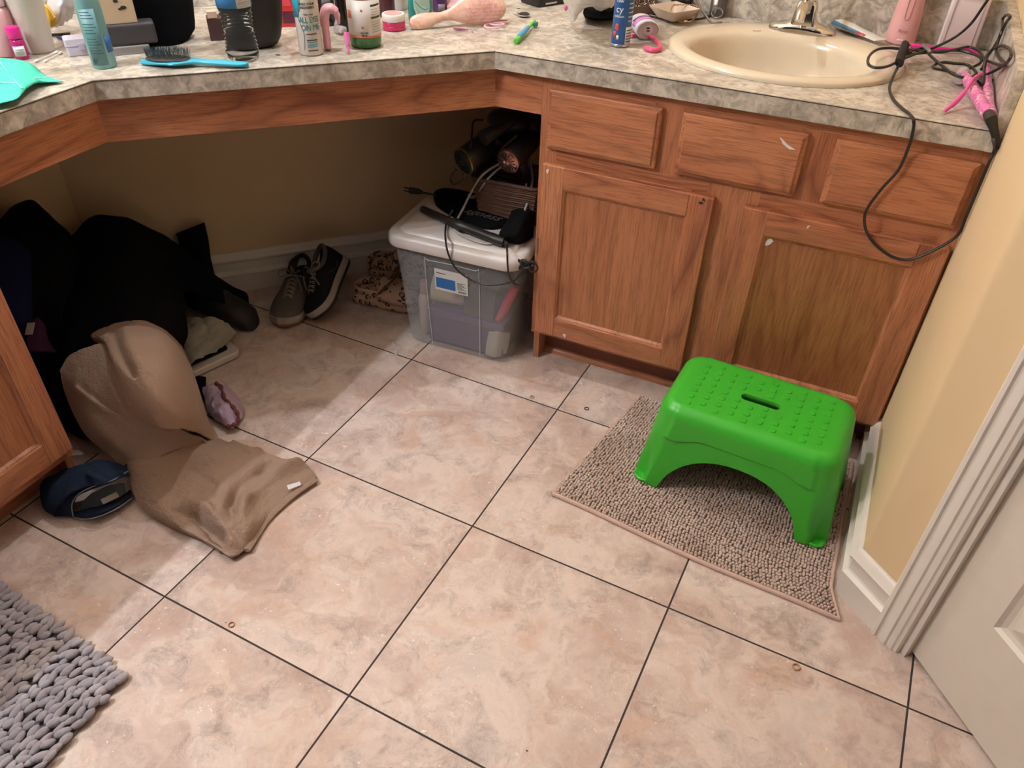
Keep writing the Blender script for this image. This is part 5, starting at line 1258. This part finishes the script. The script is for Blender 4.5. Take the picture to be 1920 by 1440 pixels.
# pink jar with white lid
c, r = stand(718, 761, 60)
jr = bottle('pink_pot', 'little hot pink pot with a white screw lid', 'pot', c, [(r * .94, .0005), (r * .98, .002), (r * .98, .008), (r * .96, .009), (r * .98, .010), (r * .98, .018), (r * .93, .0195)], plain('#cf2c63', .25), 'pot_body', 36)
part('screw_lid', MB().lathe([(r * .97, .020), (r * 1.0, .0215), (r * 1.0, .033), (r * .96, .035), (r * .80, .0352), (r * .78, .0345)], 36, T_(c)), plain('#ebe3df', .35), jr)
part('lid_disc', MB().lathe([(r * .77, .0346), (r * .76, .0354), (r * .1, .0356)], 36, T_(c)), plain('#e59c98', .4), jr, label='salmon pink disc on the lid')
# teal shampoo bottle
c, r = stand(766, 813, 46)
ts = bottle('teal_shampoo_bottle', 'teal shampoo bottle with pale green label behind the pink pot', 'bottle', c, [(r * .88, .0005), (r, .005), (r * 1.02, .05), (r * .98, .11), (r * .7, .13)], plain('#128a86', .25), sy=.75, rot=fa)
a = ang_cam(c)
q = [(-.55, .060), (.75, .060), (.80, .035), (.55, .016), (.15, .009), (-.25, .018), (-.5, .035)]
f0 = [V(c.x + (r + .0015) * math.cos(a + x), c.y + (r + .0015) * math.sin(a + x), c.z + z) for x, z in q]
part('label_patch', MB().loft([f0, [p + (p - V(c.x, c.y, p.z)).normalized() * .0005 for p in f0]]), plain('#a9c4b4', .4), ts, smooth=False, label='pale green label')
part('label_swirl', MB().tube(catmull([V(c.x + (r + .0024) * math.cos(a + x), c.y + (r + .0024) * math.sin(a + x), c.z + z) for x, z in ((-.4, .052), (0, .040), (.35, .034), (.7, .036))], 5), .0010, 6), plain('#1f8a7d', .4), ts)
# purple bottle
c, r = stand(811, 839, 24)
pu_ = bottle('purple_bottle', 'deep purple bottle right of the teal shampoo bottle', 'bottle', c, [(r * .95, .0005), (r, .003), (r, .10), (r * .7, .115)], plain('#4b1a5c', .25))
wrap('clear_window', pu_, c, r, ang_cam(c) - .2, ang_cam(c) + .7, .004, .020, plain('#8d7c8f', .3))
heap('pink_packet', [[(840, -20, H + .04), (880, -15, H + .04), (925, -15, H + .04)], [(838, 14, H + .012), (875, 12, H + .012), (915, 12, H + .01)]], 'pale pink printed packet lying behind the pink oval brush', 'packet', plain('#d9a9b4', .4), nu=16, nv=10, amp=.002, ns=40)
# pink oval hairbrush, back side towards the camera
ob = thing('oval_brush', 'marbled pale pink hairbrush resting on its side, back facing the camera', 'hairbrush', at(870, 54, H))
g = at(860, 54, H + .0); dA = away(g); hd = at(948, 40, H) - at(772, 50, H); hd.z = 0; Lh = hd.length; hd.normalize()
UPV = (V(0, 0, 1) * .93 + dA * .38).normalized()
Mo = frame(at(772, 57, H + .001) + dA * .004, hd, UPV)
t = NT('marbled_plastic'); v = t.coord(); t.set(color=t.mix(t.ramp(t.noise(v, 28, 4, .6, 2.5), [(.4, 0.0), (.6, 1.0)]), '#d9a793', '#e4bfae'), rough=.3, spec=.5); MARB = t.mat
outl = [(-.012, .015, .002), (-.004, .015, .009), (.02, .0155, .0135), (.07, .0165, .0165), (.14, .018, .017), (.22, .021, .0145), (.31, .025, .0105), (.40, .029, .013), (.48, .033, .021), (.56, .037, .0295), (.66, .040, .036), (.76, .041, .038), (.86, .0405, .034), (.94, .039, .025), (.985, .037, .013), (1.0, .0365, .003)]
ol = catmull([V(*q) for q in outl], 4); rings = []
for q in ol:
    th_ = .006 + .004 * min(1, q.z / .03)
    rings.append([Mo @ V(q.x * Lh, th_ * math.cos(a), q.y + max(q.z, .001) * math.sin(a)) for a in [2 * PI * k / 20 for k in range(20)]])
part('brush_shell', MB().loft(rings), MARB, ob, ang=80)
br = MB()
for i in range(16):
    for j in range(7):
        x = .56 + .38 * i / 15; z = .031 + (j - 3) * .0075
        if ((x - .75) / .2) ** 2 + ((z - .031) / .025) ** 2 > 1: continue
        br.tube([Mo @ V(x * Lh, -.008, z), Mo @ V(x * Lh, -.022, z)], .0006, 4)
part('bristles', br, plain('#e8a8b8', .5), ob, kind='stuff', smooth=False)
PK2 = plain('#e58cb2', .35)
hc_ = thing('pink_hair_clip', 'flat pink hair clip poking out under the pink oval brush', 'hair clip', at(862, 53, H)); g0, g1 = at(850, 53, H + .004), at(878, 55, H + .004)
part('clip_arm', MB().tube([g0, g0.lerp(g1, .4), g1], [.003, .0042, .002], 12, flat=.6), PK2, hc_)
sp_ = [at(920 + 16 * math.cos(k * .62) * (1 - k * .0) + k * .9, 51 + 3.2 * math.sin(k * .62) - k * .55, H + .006) for k in range(24)]
single('spiral_hair_tie', MB().tube(catmull(sp_, 4), .0021, 8), plain('#e9b6c4', .3), 'pink spiral coil hair tie beside the right end of the oval brush', 'hair tie')
# badge reel
c = at(983, 31, H + .001); rl_ = thing('badge_reel', 'small black and chrome badge reel lying left of the green toothbrush', 'badge reel', c)
part('reel_disc', MB().lathe([(.011, .001), (.0125, .003), (.0125, .007), (.010, .009), (.001, .0095)], 28, T_(c)), M['black'], rl_)
part('chrome_ring', MB().tube([c + V(.0135 * math.cos(q), .0135 * math.sin(q), .004) for q in [2 * PI * k / 28 for k in range(28)]], .0016, 8, closed=True), M['chrome'], rl_)
part('clip', MB().tube([c + V(-.014, 0, .004), c + V(-.022, .004, .004), c + V(-.030, .002, .003)], [.003, .0025, .003], 10), M['chrome'], rl_)
# toothbrush
tb_ = thing('kids_toothbrush', 'chunky green and blue toothbrush lying on the counter near the corner', 'toothbrush', at(985, 60, H))
q = [at(*w_) for w_ in ((967, 78, H + .006), (973, 71, H + .008), (984, 59, H + .009), (992, 50, H + .009), (1003, 39, H + .008))]
part('handle', MB().tube(catmull(q[:4], 5), [.0055, .0066, .0068, .0066, .006, .0055, .0055, .0055, .0055, .0055, .005, .005, .0045, .0042, .004, .0035], 14), plain('#58c33e', .35), tb_)
part('grip', MB().tube([q[1] + V(0, 0, .002), q[2] + V(0, 0, .0015), q[3].lerp(q[2], .3) + V(0, 0, .0015)], [.0058, .0062, .0045], 14), plain('#2c9fd0', .35), tb_, label='blue rubber grip')
part('brush_head', MB().tube([q[3], q[3].lerp(q[4], .4), q[4]], [.0034, .0048, .0040], 12, flat=.7), plain('#6fd548', .35), tb_)
bh = q[3].lerp(q[4], .55); part('bristle_block', MB().box(-.008, .008, -.008, .001, -.005, .004, frame(bh + V(.006, -.002, 0), q[4] - q[3])), plain('#16706a', .6), tb_, smooth=False, bevel=.001)
# dark device at the back
dvm = at(1020, 12, H) + away(at(1020, 12, H)) * .03
dv_ = thing('black_gadget', 'flat black gadget with a chrome strip at the top edge left of the plastic bag', 'gadget', V(dvm.x, dvm.y, H + .0005)); Mv = Rz(fa + .2, (dvm.x, dvm.y, H + .0006))
part('case_shell', MB().prism(rr(-.045, .06, -.03, .05, .01), 0, .022, Mv), M['black'], dv_, bevel=.003)
part('chrome_strip', MB().box(-.02, .018, -.0312, -.0302, .005, .009, Mv), M['chrome'], dv_, smooth=False)
# plastic bag
t = NT('plastic_film'); v = t.coord(); t.set(color='#e2dcd8', rough=.25, spec=.6, alpha=.80); FILM = t.mat
heap('plastic_bag', [[(1040, -60, H + .14), (1090, -60, H + .16), (1150, -60, H + .14), (1190, -60, H + .12)], [(1052, -12, H + .07), (1095, -8, H + .10), (1140, -10, H + .09), (1172, -14, H + .08)], [(1058, 14, H + .035), (1080, 22, H + .045), (1112, 14, H + .06), (1150, 12, H + .055)], [(1066, 42, H + .004), (1076, 42, H + .010), (1094, 22, H + .04), (1136, 20, H + .040)]], 'crumpled white plastic bag hanging down onto the counter left of the blue can', 'plastic bag', FILM, nu=50, nv=40, amp=.005, ns=40, seed=6, fold=.014, fdir=(.9, .2))
single('pink_sticker', MB().ball(at(1061, 15, H + .052), .005, .002, .006, 8, 5), plain('#d05a90', .4), 'small pink print on the white plastic bag', 'sticker')
heap('dark_pouch', [[(1100, 6, H + .05), (1130, 4, H + .05), (1165, 6, H + .05)], [(1095, 20, H + .03), (1130, 24, H + .035), (1168, 20, H + .03)], [(1098, 30, H + .002), (1130, 35, H + .002), (1165, 30, H + .002)]], 'dark pouch in shadow under the white plastic bag', 'pouch', fabric('#151416', '#10181a'), nu=20, nv=14, amp=.003)
# blue can
c, r = stand(1144, 1180, 90)
bc = bottle('blue_can', 'tall blue aerosol can with white lettering ending in cy', 'spray can', c, [(r * .88, .0005), (r * 1.0, .002), (r * 1.0, .006), (r * .96, .007)], plain('#b9bcc2', .25, .8), 'metal_foot')
part('can_body', MB().lathe([(r * .97, .0072), (r * .985, .008), (r * .985, .17), (r * .9, .18)], 36, T_(c)), plain('#12508e', .3), bc)
a = ang_cam(c); R1 = r * .985
cyltext('can_lettering', 'raw', .011, bc, c, R1 + .0004, .098, a - .42, inkw); cyltext('can_lettering', 'cy', .020, bc, c, R1 + .0004, .080, a - .40, inkw); cyltext('can_lettering', 'edition', .008, bc, c, R1 + .0004, .066, a - .38, inkw)
part('berry_print', MB().ball(V(c.x + R1 * math.cos(a - .55), c.y + R1 * math.sin(a - .55), c.z + .043), .0012, .0052, .0078, 14, 8, M=Matrix.Rotation(a - .55, 4, 'Z')), plain('#c8402f', .4), bc)
wrap('red_print', bc, c, R1, a - .95, a - .6, .020, .034, plain('#c13a34', .4)); wrap('pale_print', bc, c, R1, a - .50, a - .25, .018, .026, plain('#d7d2cc', .4))
wrap('barcode_panel', bc, c, R1, a + .45, a + 1.35, .008, .044, plain('#d9d2cc', .45), label='white barcode panel')
for k in range(5): wrap('barcode_bar', bc, c, R1, a + .50, a + 1.3, .012 + k * .006, .0142 + k * .006, plain('#5b4a48', .6), off=.0009)
for k in range(8): wrap('print_line', bc, c, R1, a + .6, a + 1.3, .055 + k * .009, .0575 + k * .009, plain('#b9c4d6', .5), off=.0005)
# deodorant lying down
e0 = at(1215, 57, H + .022); e1 = at(1188, 26, H + .024); dd0 = (e1 - e0); dd0.z = 0; dd0.normalize(); fD = frame(e0, dd0) @ Matrix.Rotation(PI / 2, 4, 'Y')
do_ = thing('deodorant_stick', 'white deodorant stick with pink band lying on its side beside the blue can', 'deodorant', V(e0.x, e0.y, H))
ov = [(.90, 0), (1.0, .0015), (1.0, .010), (.98, .07), (.86, .082), (.6, .09)]
part('stick_body', MB().lathe([(.0225 * q, z) for q, z in ov], 36, fD, sx=.93, sy=1.25, cap0=False), plain('#e3dfe6', .35), do_)
part('recessed_base', MB().lathe([(.020, .0), (.0195, .002), (.017, .0025), (.002, .0025)], 36, fD, sx=.93, sy=1.25, cap0=False), plain('#cdb8c4', .4), do_)
part('turn_dial', MB().lathe([(.012, .0024), (.0118, .0012), (.003, .001)], 28, fD), plain('#d8c6ce', .4), do_)
def band(name, z0, z1, mat, a0=PI * .55, a1=PI * 1.45, off=.0006, lab=None):
    rg = [[fD @ V((.0225 + off) * .96 * math.cos(a0 + (a1 - a0) * k / 20) * .96, (.0225 + off) * 1.24 * math.sin(a0 + (a1 - a0) * k / 20), z) for k in range(21)] for z in (z0, z1)]
    part(name, MB().loft(rg, closed=False, cap0=False, cap1=False), mat, do_, solid=.0003, off=1, label=lab)
band('pink_band', .018, .038, plain('#df7fc0', .35), lab='bright pink label band'); band('purple_band', .040, .047, plain('#4a4a86', .35), PI * .65, PI * 1.35); band('pale_band', .0165, .018, plain('#8ea6d4', .35))
for i, z in enumerate((0, .006)): part('base_mark', MB().box(-.006 + z, -.003 + z, -.004, .004 - z * .3, .0004, .0009, fD), ink, do_, smooth=False)
# pink flosser
fl_ = thing('pink_flosser', 'coral pink hook-shaped toothbrush handle poking out beneath the deodorant', 'toothbrush', at(1225, 90, H))
q = [at(*w_) for w_ in ((1196, 62, H + .007), (1212, 66, H + .008), (1228, 74, H + .008), (1238, 86, H + .007), (1236, 92, H + .006), (1222, 94, H + .006), (1210, 89, H + .006))]
part('handle', MB().tube(catmull(q, 6), [.0045] * 10 + [.0055] * 27, 14, flat=.8), plain('#e8507e', .35), fl_)
part('brush_head', MB().box(-.012, .006, -.005, .005, -.004, .004, frame(at(1186, 66, H + .006), at(1200, 70, H + .006) - at(1180, 62, H + .006))), plain('#df5c86', .5), fl_, smooth=False, bevel=.001)
# mirror disc, tray, dish and jewellery
cm_ = at(1262, 20, H); cm_ = V(cm_.x, cm_.y, H)
dm_ = thing('mirror_disc', 'round mirror plate with thin dark rim lying left of the sink', 'mirror', cm_)
part('mirror_rim', MB().lathe([(.105, .0005), (.106, .002), (.106, .004), (.104, .005)], 56, T_(cm_)), plain('#241c18', .3), dm_)
part('mirror_face', MB().lathe([(.1025, .0051), (.102, .0058), (.01, .006)], 56, T_(cm_)), plain('#c0bab2', .06, 1), dm_)
c = at(1215, 24, H + .008); Mt2 = Rz(fa - .35, (c.x, c.y, H + .0065))
tr_ = thing('jewellery_tray', 'dark bronze tray filled with jewellery, above the deodorant', 'tray', Mt2.translation)
part('tray', MB().prism(rr(-.06, .035, -.005, .08, .005), 0, .004, Mt2).loft([[Mt2 @ V(x, y, z) for x, y in rr(-.06 - o, .035 + o, -.005 - o, .08 + o, .005)] for o, z in ((0, .001), (.003, .018), (.001, .018), (-.002, .002))], cap0=False, cap1=False), plain('#6b574a', .3, .6), tr_)
jw = MB(); rnd = random.Random(2)
for k in range(60):
    p = Mt2 @ V(rnd.uniform(-.055, .03), rnd.uniform(.002, .07), .006 + rnd.uniform(0, .014)); n_ = V(rnd.uniform(-1, 1), rnd.uniform(-1, 1), rnd.uniform(-1, 1)).normalized(); aa = n_.orthogonal().normalized(); bb2 = n_.cross(aa); R_ = rnd.uniform(.004, .008)
    jw.tube([p + (aa * math.cos(w) + bb2 * math.sin(w)) * R_ for w in [2 * PI * i / 14 for i in range(14)]], .0009, 5, closed=True)
single('tangled_jewellery', jw, plain('#8a746a', .2, .9), 'tangle of bronze and silver rings heaped in the dark tray', 'jewellery', kind='stuff')
c = at(1275, 34, H + .012); Md = Rz(fa + .12, (c.x, c.y, H + .0068)); di = thing('ceramic_dish', 'white square ceramic dish with a gold necklace draped over its rim', 'dish', Md.translation)
cer = plain('#cbb7a8', .2)
part('dish', MB().loft([[Md @ V(x, y + .025, z) for x, y in rr(-q, q, -q, q, .006)] for q, z in ((.028, 0), (.030, .001), (.046, .024), (.0465, .026), (.044, .026), (.029, .004))]), cer, di, ang=50)
nk = [at(*w_) for w_ in ((1262, 10, H + .034), (1258, 18, H + .030), (1257, 26, H + .022), (1258, 34, H + .010), (1266, 38, H + .009), (1280, 41, H + .009), (1292, 41, H + .009), (1302, 35, H + .010), (1309, 24, H + .022), (1311, 15, H + .030), (1300, 10, H + .033), (1284, 9, H + .033), (1270, 9, H + .034))]
kp = catmull(nk, 9, True); ck = MB()
for i in range(0, len(kp), 2): ck.ball(kp[i], .0021, n=8, m=5)
GOLD = plain('#c09a72', .2, .9)
nkt = thing('gold_necklace', 'gold chain necklace draped over the white ceramic dish', 'necklace', nk[5]); part('chain', ck, GOLD, nkt); part('pendant', MB().ball(at(1286, 40, H + .011), .007, .005, .003, 14, 8), GOLD, nkt)
gbk = at(1275, 2, H + .03); single('dark_trinket', MB().ball(gbk + V(0, .02, 0), .030, .022, .016, 18, 10), plain('#161b1d', .25), 'dark rounded trinket box sitting in the white ceramic dish', 'trinket box')
# perfume bottle with rings
c, r = stand(1328, 1358, 34, H + .0005); pf = bottle('grey_bottle', 'small smoky grey bottle with steel ring loops at the counter back', 'bottle', c, [(r * .95, .0), (r, .003), (r, .07), (r * .6, .08)], gl('#5a5655', .9, .12))
wrap('foil_strip', pf, c, r, ang_cam(c) - .7, ang_cam(c) - .1, .008, .045, plain('#a49c96', .25, .6))
for px_, py_, R_ in ((1344, 27, .014), (1362, 14, .016)):
    cc2 = at(px_, py_, H + .012); d_ = away(cc2); s2 = V(d_.y, -d_.x, 0)
    part('steel_ring', MB().tube([cc2 + s2 * R_ * math.cos(w) + V(0, 0, 1) * R_ * .8 * math.sin(w) + V(0, 0, .004) for w in [2 * PI * k / 28 for k in range(28)]], .0015, 8, closed=True), M['chrome'], pf)
single('steel_wire', MB().tube(catmull([at(*w_) for w_ in ((1300, -20, H + .05), (1308, 2, H + .035), (1318, 22, H + .02), (1330, 38, H + .008), (1340, 44, H + .004), (1352, 42, H + .003))], 6), .0028, 8), plain('#8f8a86', .3, .7), 'grey flexible wire curving down left of the chrome faucet', 'wire')
# toothpaste tube behind the sink
p0, p1 = at(1536, 27, H + .018), at(1652, 76, H + .012); tp_ = thing('toothpaste_tube', 'rolled toothpaste tube in white, green and blue lying between sink and backsplash', 'toothpaste', (p0 + p1) / 2 - V(0, 0, .014))
fT = frame(p0, p1 - p0); Lt = (p1 - p0).length
rings = [[fT @ V(t_ * Lt, w_ * math.cos(a), h_ * math.sin(a)) for a in [2 * PI * k / 20 for k in range(20)]] for t_, w_, h_ in ((-.02, .010, .010), (.0, .016, .014), (.15, .0175, .013), (.5, .0185, .010), (.85, .0195, .004), (1.0, .020, .0012))]
part('tube_body', MB().loft(rings), plain('#dcdad4', .3), tp_)
for t0, t1, m2, lab in ((.05, .28, plain('#7d8d3a', .4), 'olive green print'), (.28, .72, plain('#4d80a6', .4), 'blue print'), (.72, .84, plain('#c4344a', .4), 'red print')):
    rg = [[fT @ V(t_ * Lt, -.0185 * math.cos(a) * 1.02, (.0135 - .0095 * t_) * math.sin(a) * 1.12 + .0004) for a in [-.25 + .85 * k / 8 for k in range(9)]] for t_ in (t0, t1)]
    part('colour_print', MB().loft(rg, closed=False, cap0=False, cap1=False), m2, tp_, solid=.0003, off=1, label=lab)
# pink handheld flosser body
c, r = stand(1655, 1712, 86); r *= .92
PKF = plain('#dba3a4', .32)
wf = thing('pink_water_flosser', 'blush pink handheld water flosser standing behind the sink', 'flosser', c)
part('flosser_body', MB().lathe([(r * .95, .0005), (r * 1.02, .003), (r, .03), (r * .90, .08), (r * .72, .13), (r * .5, .16), (r * .35, .18)], 40, T_(c), sx=1.0, sy=.9), PKF, wf)
a = ang_cam(c)
bt_ = [(-.16, .112), (.20, .112), (.20, .066), (.10, .056), (-.06, .056), (-.16, .066)]
pp_ = catmull([V(c.x + (r * (1.0 - (z) * 1.9) + .0015) * math.cos(a + x), c.y + (r * (1.0 - z * 1.9) * .93 + .0015) * math.sin(a + x), c.z + z) for x, z in bt_], 5, True)
part('button_outline', MB().tube(pp_, .0007, 6, closed=True), plain('#b97f80', .4), wf)
part('charge_slot', MB().box(-.007, .007, -.001, .001, -.0015, .0015, Matrix.Translation(V(c.x + r * .985 * math.cos(a), c.y + r * .91 * math.sin(a), c.z + .012)) @ Matrix.Rotation(a + PI / 2, 4, 'Z')), plain('#e9dcda', .4), wf, smooth=False, bevel=.0006)
cyltext('faint_lettering', 'Bitvae', .009, wf, c, r * .945, .032, a + .05, plain('#b58488', .4))
# white flosser tank
g = at(1790, 92, H + .0006); th_ = math.atan2(away(g).y, away(g).x) - PI / 2; Mw = Rz(th_ + .05, g)
tk = thing('white_dispenser', 'pinkish white rectangular bathroom dispenser against the side splash', 'dispenser', g + away(g) * .02)
WP = plain('#dccac9', .3)
ww = 33 * depth(g) / F
part('dispenser_body', MB().loft([[Mw @ V(x, y, z) for x, y in rr(-ww - o, ww + o, -.0 - o, .036 + o, .006)] for o, z in ((-.002, 0), (0, .002), (-.0015, .12), (-.004, .124))]), WP, tk, bevel=0, ang=50)
part('front_frame', MB().tube([Mw @ V(x, -.0012, z) for x, z in [(ww * .72 * (1 if q in (0, 3) else -1) * 1.0, z) for q, z in ((0, .012), (1, .012), (2, .108), (3, .108))]], .0010, 6, closed=True), plain('#c3afae', .4), tk)
part('flip_lid', MB().prism(rr(-ww * .7, ww * .7, .004, .030, .006), .1245, .134, Mw), WP, tk, bevel=.001)
# magenta toothbrush behind the cord
mgm = plain('#e3218c', .35)
mt2 = thing('magenta_toothbrush', 'bright magenta toothbrush lying under the black cord bundle', 'toothbrush', at(1770, 95, H))
q = [at(*w_) for w_ in ((1708, 86, H + .010), (1730, 89, H + .010), (1770, 93, H + .009), (1815, 92, H + .009), (1838, 99, H + .008))]
part('handle', MB().tube(catmull(q, 5), [.0075] * 5 + [.006] * 6 + [.005] * 5 + [.006] * 5, 14, flat=.7), mgm, mt2)
# black cord bundle, velcro tie and hanging cord of the straightener
st_ = thing('hair_straightener', 'pink and white patterned flat iron lying open by the side splash, its black cord dangling', 'hair straightener', at(1845, 190, H))
CB = plain('#111112', .38)
def CT(pts, r=.0030, n=8, k=7, name='power_cord', flat=1.0): return part(name, MB().tube(catmull(pts, k), r, n, flat=flat), CB, st_)
yf = Y0 - .006
hang = [at(1692, 108, H + .030), at(1684, 125, H + .024), at(1674, 145, H + .019), at(1668, 165, H + .010), at(1674, 185, H + .004), at(1690, 202, H + .004), at(1705, 214, H + .004), at(1713, 226, H + .003),
        aty(1712, 245, yf), aty(1704, 275, yf), aty(1685, 318, yf), aty(1655, 352, yf), aty(1630, 385, yf), aty(1621, 408, yf), aty(1625, 435, yf), aty(1643, 460, yf), aty(1672, 481, yf), aty(1702, 487, yf), aty(1735, 477, yf), aty(1772, 458, yf), aty(1806, 440, yf), aty(1829, 415, yf), aty(1845, 375, yf), aty(1858, 335, yf), aty(1868, 305, yf), aty(1866, 280, yf), at(1862, 262, H + .008) * .5 + aty(1862, 262, yf) * .5]
hang = [V(min(p.x, XR - .006), p.y, p.z) for p in hang]
CT(hang, .0030)
# loops of the bundle
b1_ = [(1690, 92), (1668, 90), (1645, 93), (1630, 105), (1628, 120), (1642, 127), (1665, 124), (1690, 112), (1720, 100), (1750, 90), (1790, 70), (1820, 45), (1845, 10), (1862, -15)]
CT([cq(x, y, H + .030 + (.0012 * max(0, 90 - y))) for x, y in b1_])
b2_ = [(1700, 93), (1735, 96), (1765, 98), (1790, 93), (1815, 88), (1832, 94), (1842, 104), (1846, 118), (1840, 130)]
CT([cq(x, y, H + .026) for x, y in b2_])
b3_ = [(1702, 98), (1730, 91), (1745, 105), (1765, 122), (1785, 138), (1805, 145), (1822, 144), (1830, 136), (1815, 122), (1790, 119), (1768, 117), (1752, 122), (1752, 128), (1775, 133), (1800, 143)]
CT([cq(x, y, H + .028 - .008 * (i / 14)) for i, (x, y) in enumerate(b3_)])
b4_ = [(1822, 145), (1848, 140), (1870, 130), (1890, 115), (1896, 100), (1890, 90), (1876, 86), (1858, 95), (1848, 110), (1862, 118), (1885, 122), (1868, 100), (1872, 75), (1880, 55), (1888, 40), (1894, 32), (1888, 28), (1880, 36), (1878, 60), (1866, 85), (1852, 105), (1846, 125), (1844, 145), (1842, 158)]
CT([cq(x, y, H + .030 + .03 * max(0, (110 - y) / 80)) for x, y in b4_])
b5_ = [(1700, 102), (1760, 97), (1800, 95), (1835, 106), (1838, 118), (1815, 130), (1800, 140)]
CT([cq(x, y, H + .022) for x, y in b5_])
part('cord_eyelet', MB().tube([at(1855 + 11 * math.cos(w), 158 + 9 * math.sin(w), H + .012) for w in [2 * PI * k / 22 for k in range(22)]], .0024, 8, closed=True), CB, st_)
part('plug_head', MB().tube([at(1836, 152, H + .014), at(1850, 160, H + .012)], .007, 12), CB, st_)
vt = [at(1698, 84, H + .034), at(1690, 104, H + .034), at(1686, 118, H + .030)]
part('velcro_tie', MB().tube(catmull(vt, 4), .0105, 10, flat=.75), plain('#0b0b0c', .9), st_)
part('shiny_wrap', MB().tube([at(1731, 85, H + .033), at(1738, 92, H + .033), at(1745, 99, H + .030)], .0042, 10), plain('#8f9396', .2, .7), st_)
# straightener arms
t = NT('marbled_pink'); v = t.coord(); nn = t.noise(v, 60, 4, .65, 1.5)
t.set(color=t.ramp(nn, [(.34, '#e9dad3'), (.44, '#e58ab4'), (.55, '#d95a9c'), (.63, '#b877b8'), (.72, '#f0d6dd')]), rough=.25, spec=.5); PATT = t.mat
hp_ = at(1856, 218, H + .020)
def arm(pts, rad, name, m): return part(name, MB().tube(catmull(pts, 6), rad, 16, flat=.72), m, st_)
arm([hp_, at(1842, 196, H + .020), at(1828, 172, H + .020), at(1816, 152, H + .018), at(1805, 138, H + .017)], [.012] * 2 + [.0165] * 9 + [.0155] * 8 + [.013] * 6, 'handle_arm', PATT)
arm([hp_ + V(.004, .002, .002)] + [V(min(q.x, XR - .034), q.y, q.z) for q in (at(1876, 200, H + .022), at(1883, 178, H + .022), at(1888, 150, H + .022), at(1889, 132, H + .022))], [.011] * 3 + [.012] * 12 + [.010] * 10, 'handle_arm', PATT)
part('heat_plate', MB().tube([at(1880, 168, H + .024), at(1884, 140, H + .022)], [.005, .005], 8, flat=.5), plain('#b08a5e', .25, .8), st_)
part('clear_tip', MB().tube([at(1806, 139, H + .017), at(1799, 147, H + .016)], [.0145, .012], 16), gl('#cfc4c6', .6, .1), st_)
part('blue_plate_edge', MB().box(-.007, .007, -.003, .003, -.009, .009, frame(at(1877, 103, H + .02), (1, .3, 0))), plain('#2f7fc9', .35), st_, smooth=False, bevel=.001)
part('cord_guard', MB().tube([at(1853, 214, H + .024), at(1858, 222, H + .024), aty(1864, 240, yf - .004) * .5 + at(1862, 240, H + .006) * .5, aty(1868, 262, yf - .002), aty(1870, 278, yf)], [.009, .0105, .0075, .0065, .0055], 14), plain('#1a1a1b', .55), st_)
# pink eyebrow razor leaning against the iron
rz_ = thing('pink_razor', 'slim bright pink beauty razor lying across the pink flat iron', 'razor', at(1800, 190, H))
part('handle', MB().tube(catmull([at(1770, 209, H + .004), at(1790, 193, H + .012), at(1812, 168, H + .030), at(1826, 148, H + .040), at(1842, 138, H + .042)], 6), [.0020] + [.0036] * 4 + [.0050] * 6 + [.0036] * 6 + [.0040] * 4 + [.0034] * 4, 12, flat=.7), plain('#ea5fa6', .35), rz_)
# little marks on the laminate
for i, (px_, py_, sx2) in enumerate(((521, 103, .006), (886, 60, .003), (972, 16, .005))):
    c = at(px_, py_, H + .0003); single('burn_mark', MB().lathe([(sx2, 0), (sx2 * .9, .0003), (.001, .0004)], 16, T_(c), sy=.7), dk, ['dark burn spot on the counter left of the white mist bottle', 'small dark spot on the counter below the pink oval brush', 'dark spot on the counter behind the badge reel'][i], 'mark')
for i, (px_, py_) in enumerate(((1030, 45), (1041, 55), (1704, 163))):
    c = at(px_, py_, H + .0005); single('white_fleck', MB().ball(c, .004, .0012, .0008, 8, 5), plain('#e8dfcf', .7), ['cream fleck on the counter right of the green toothbrush', 'second cream fleck nearer the counter edge by the toothbrush', 'cream fleck on the counter between sink and pink razor'][i], 'fleck')
hr = at(1418, 58, H + .014); single('red_thread', MB().tube(catmull([hr + V(-.008, 0, 0), hr, hr + V(.006, .003, 0), hr + V(.010, .006, .001)], 4), .0006, 5), plain('#8a2f2a', .7), 'tiny red thread on the sink rim left of the faucet', 'thread')
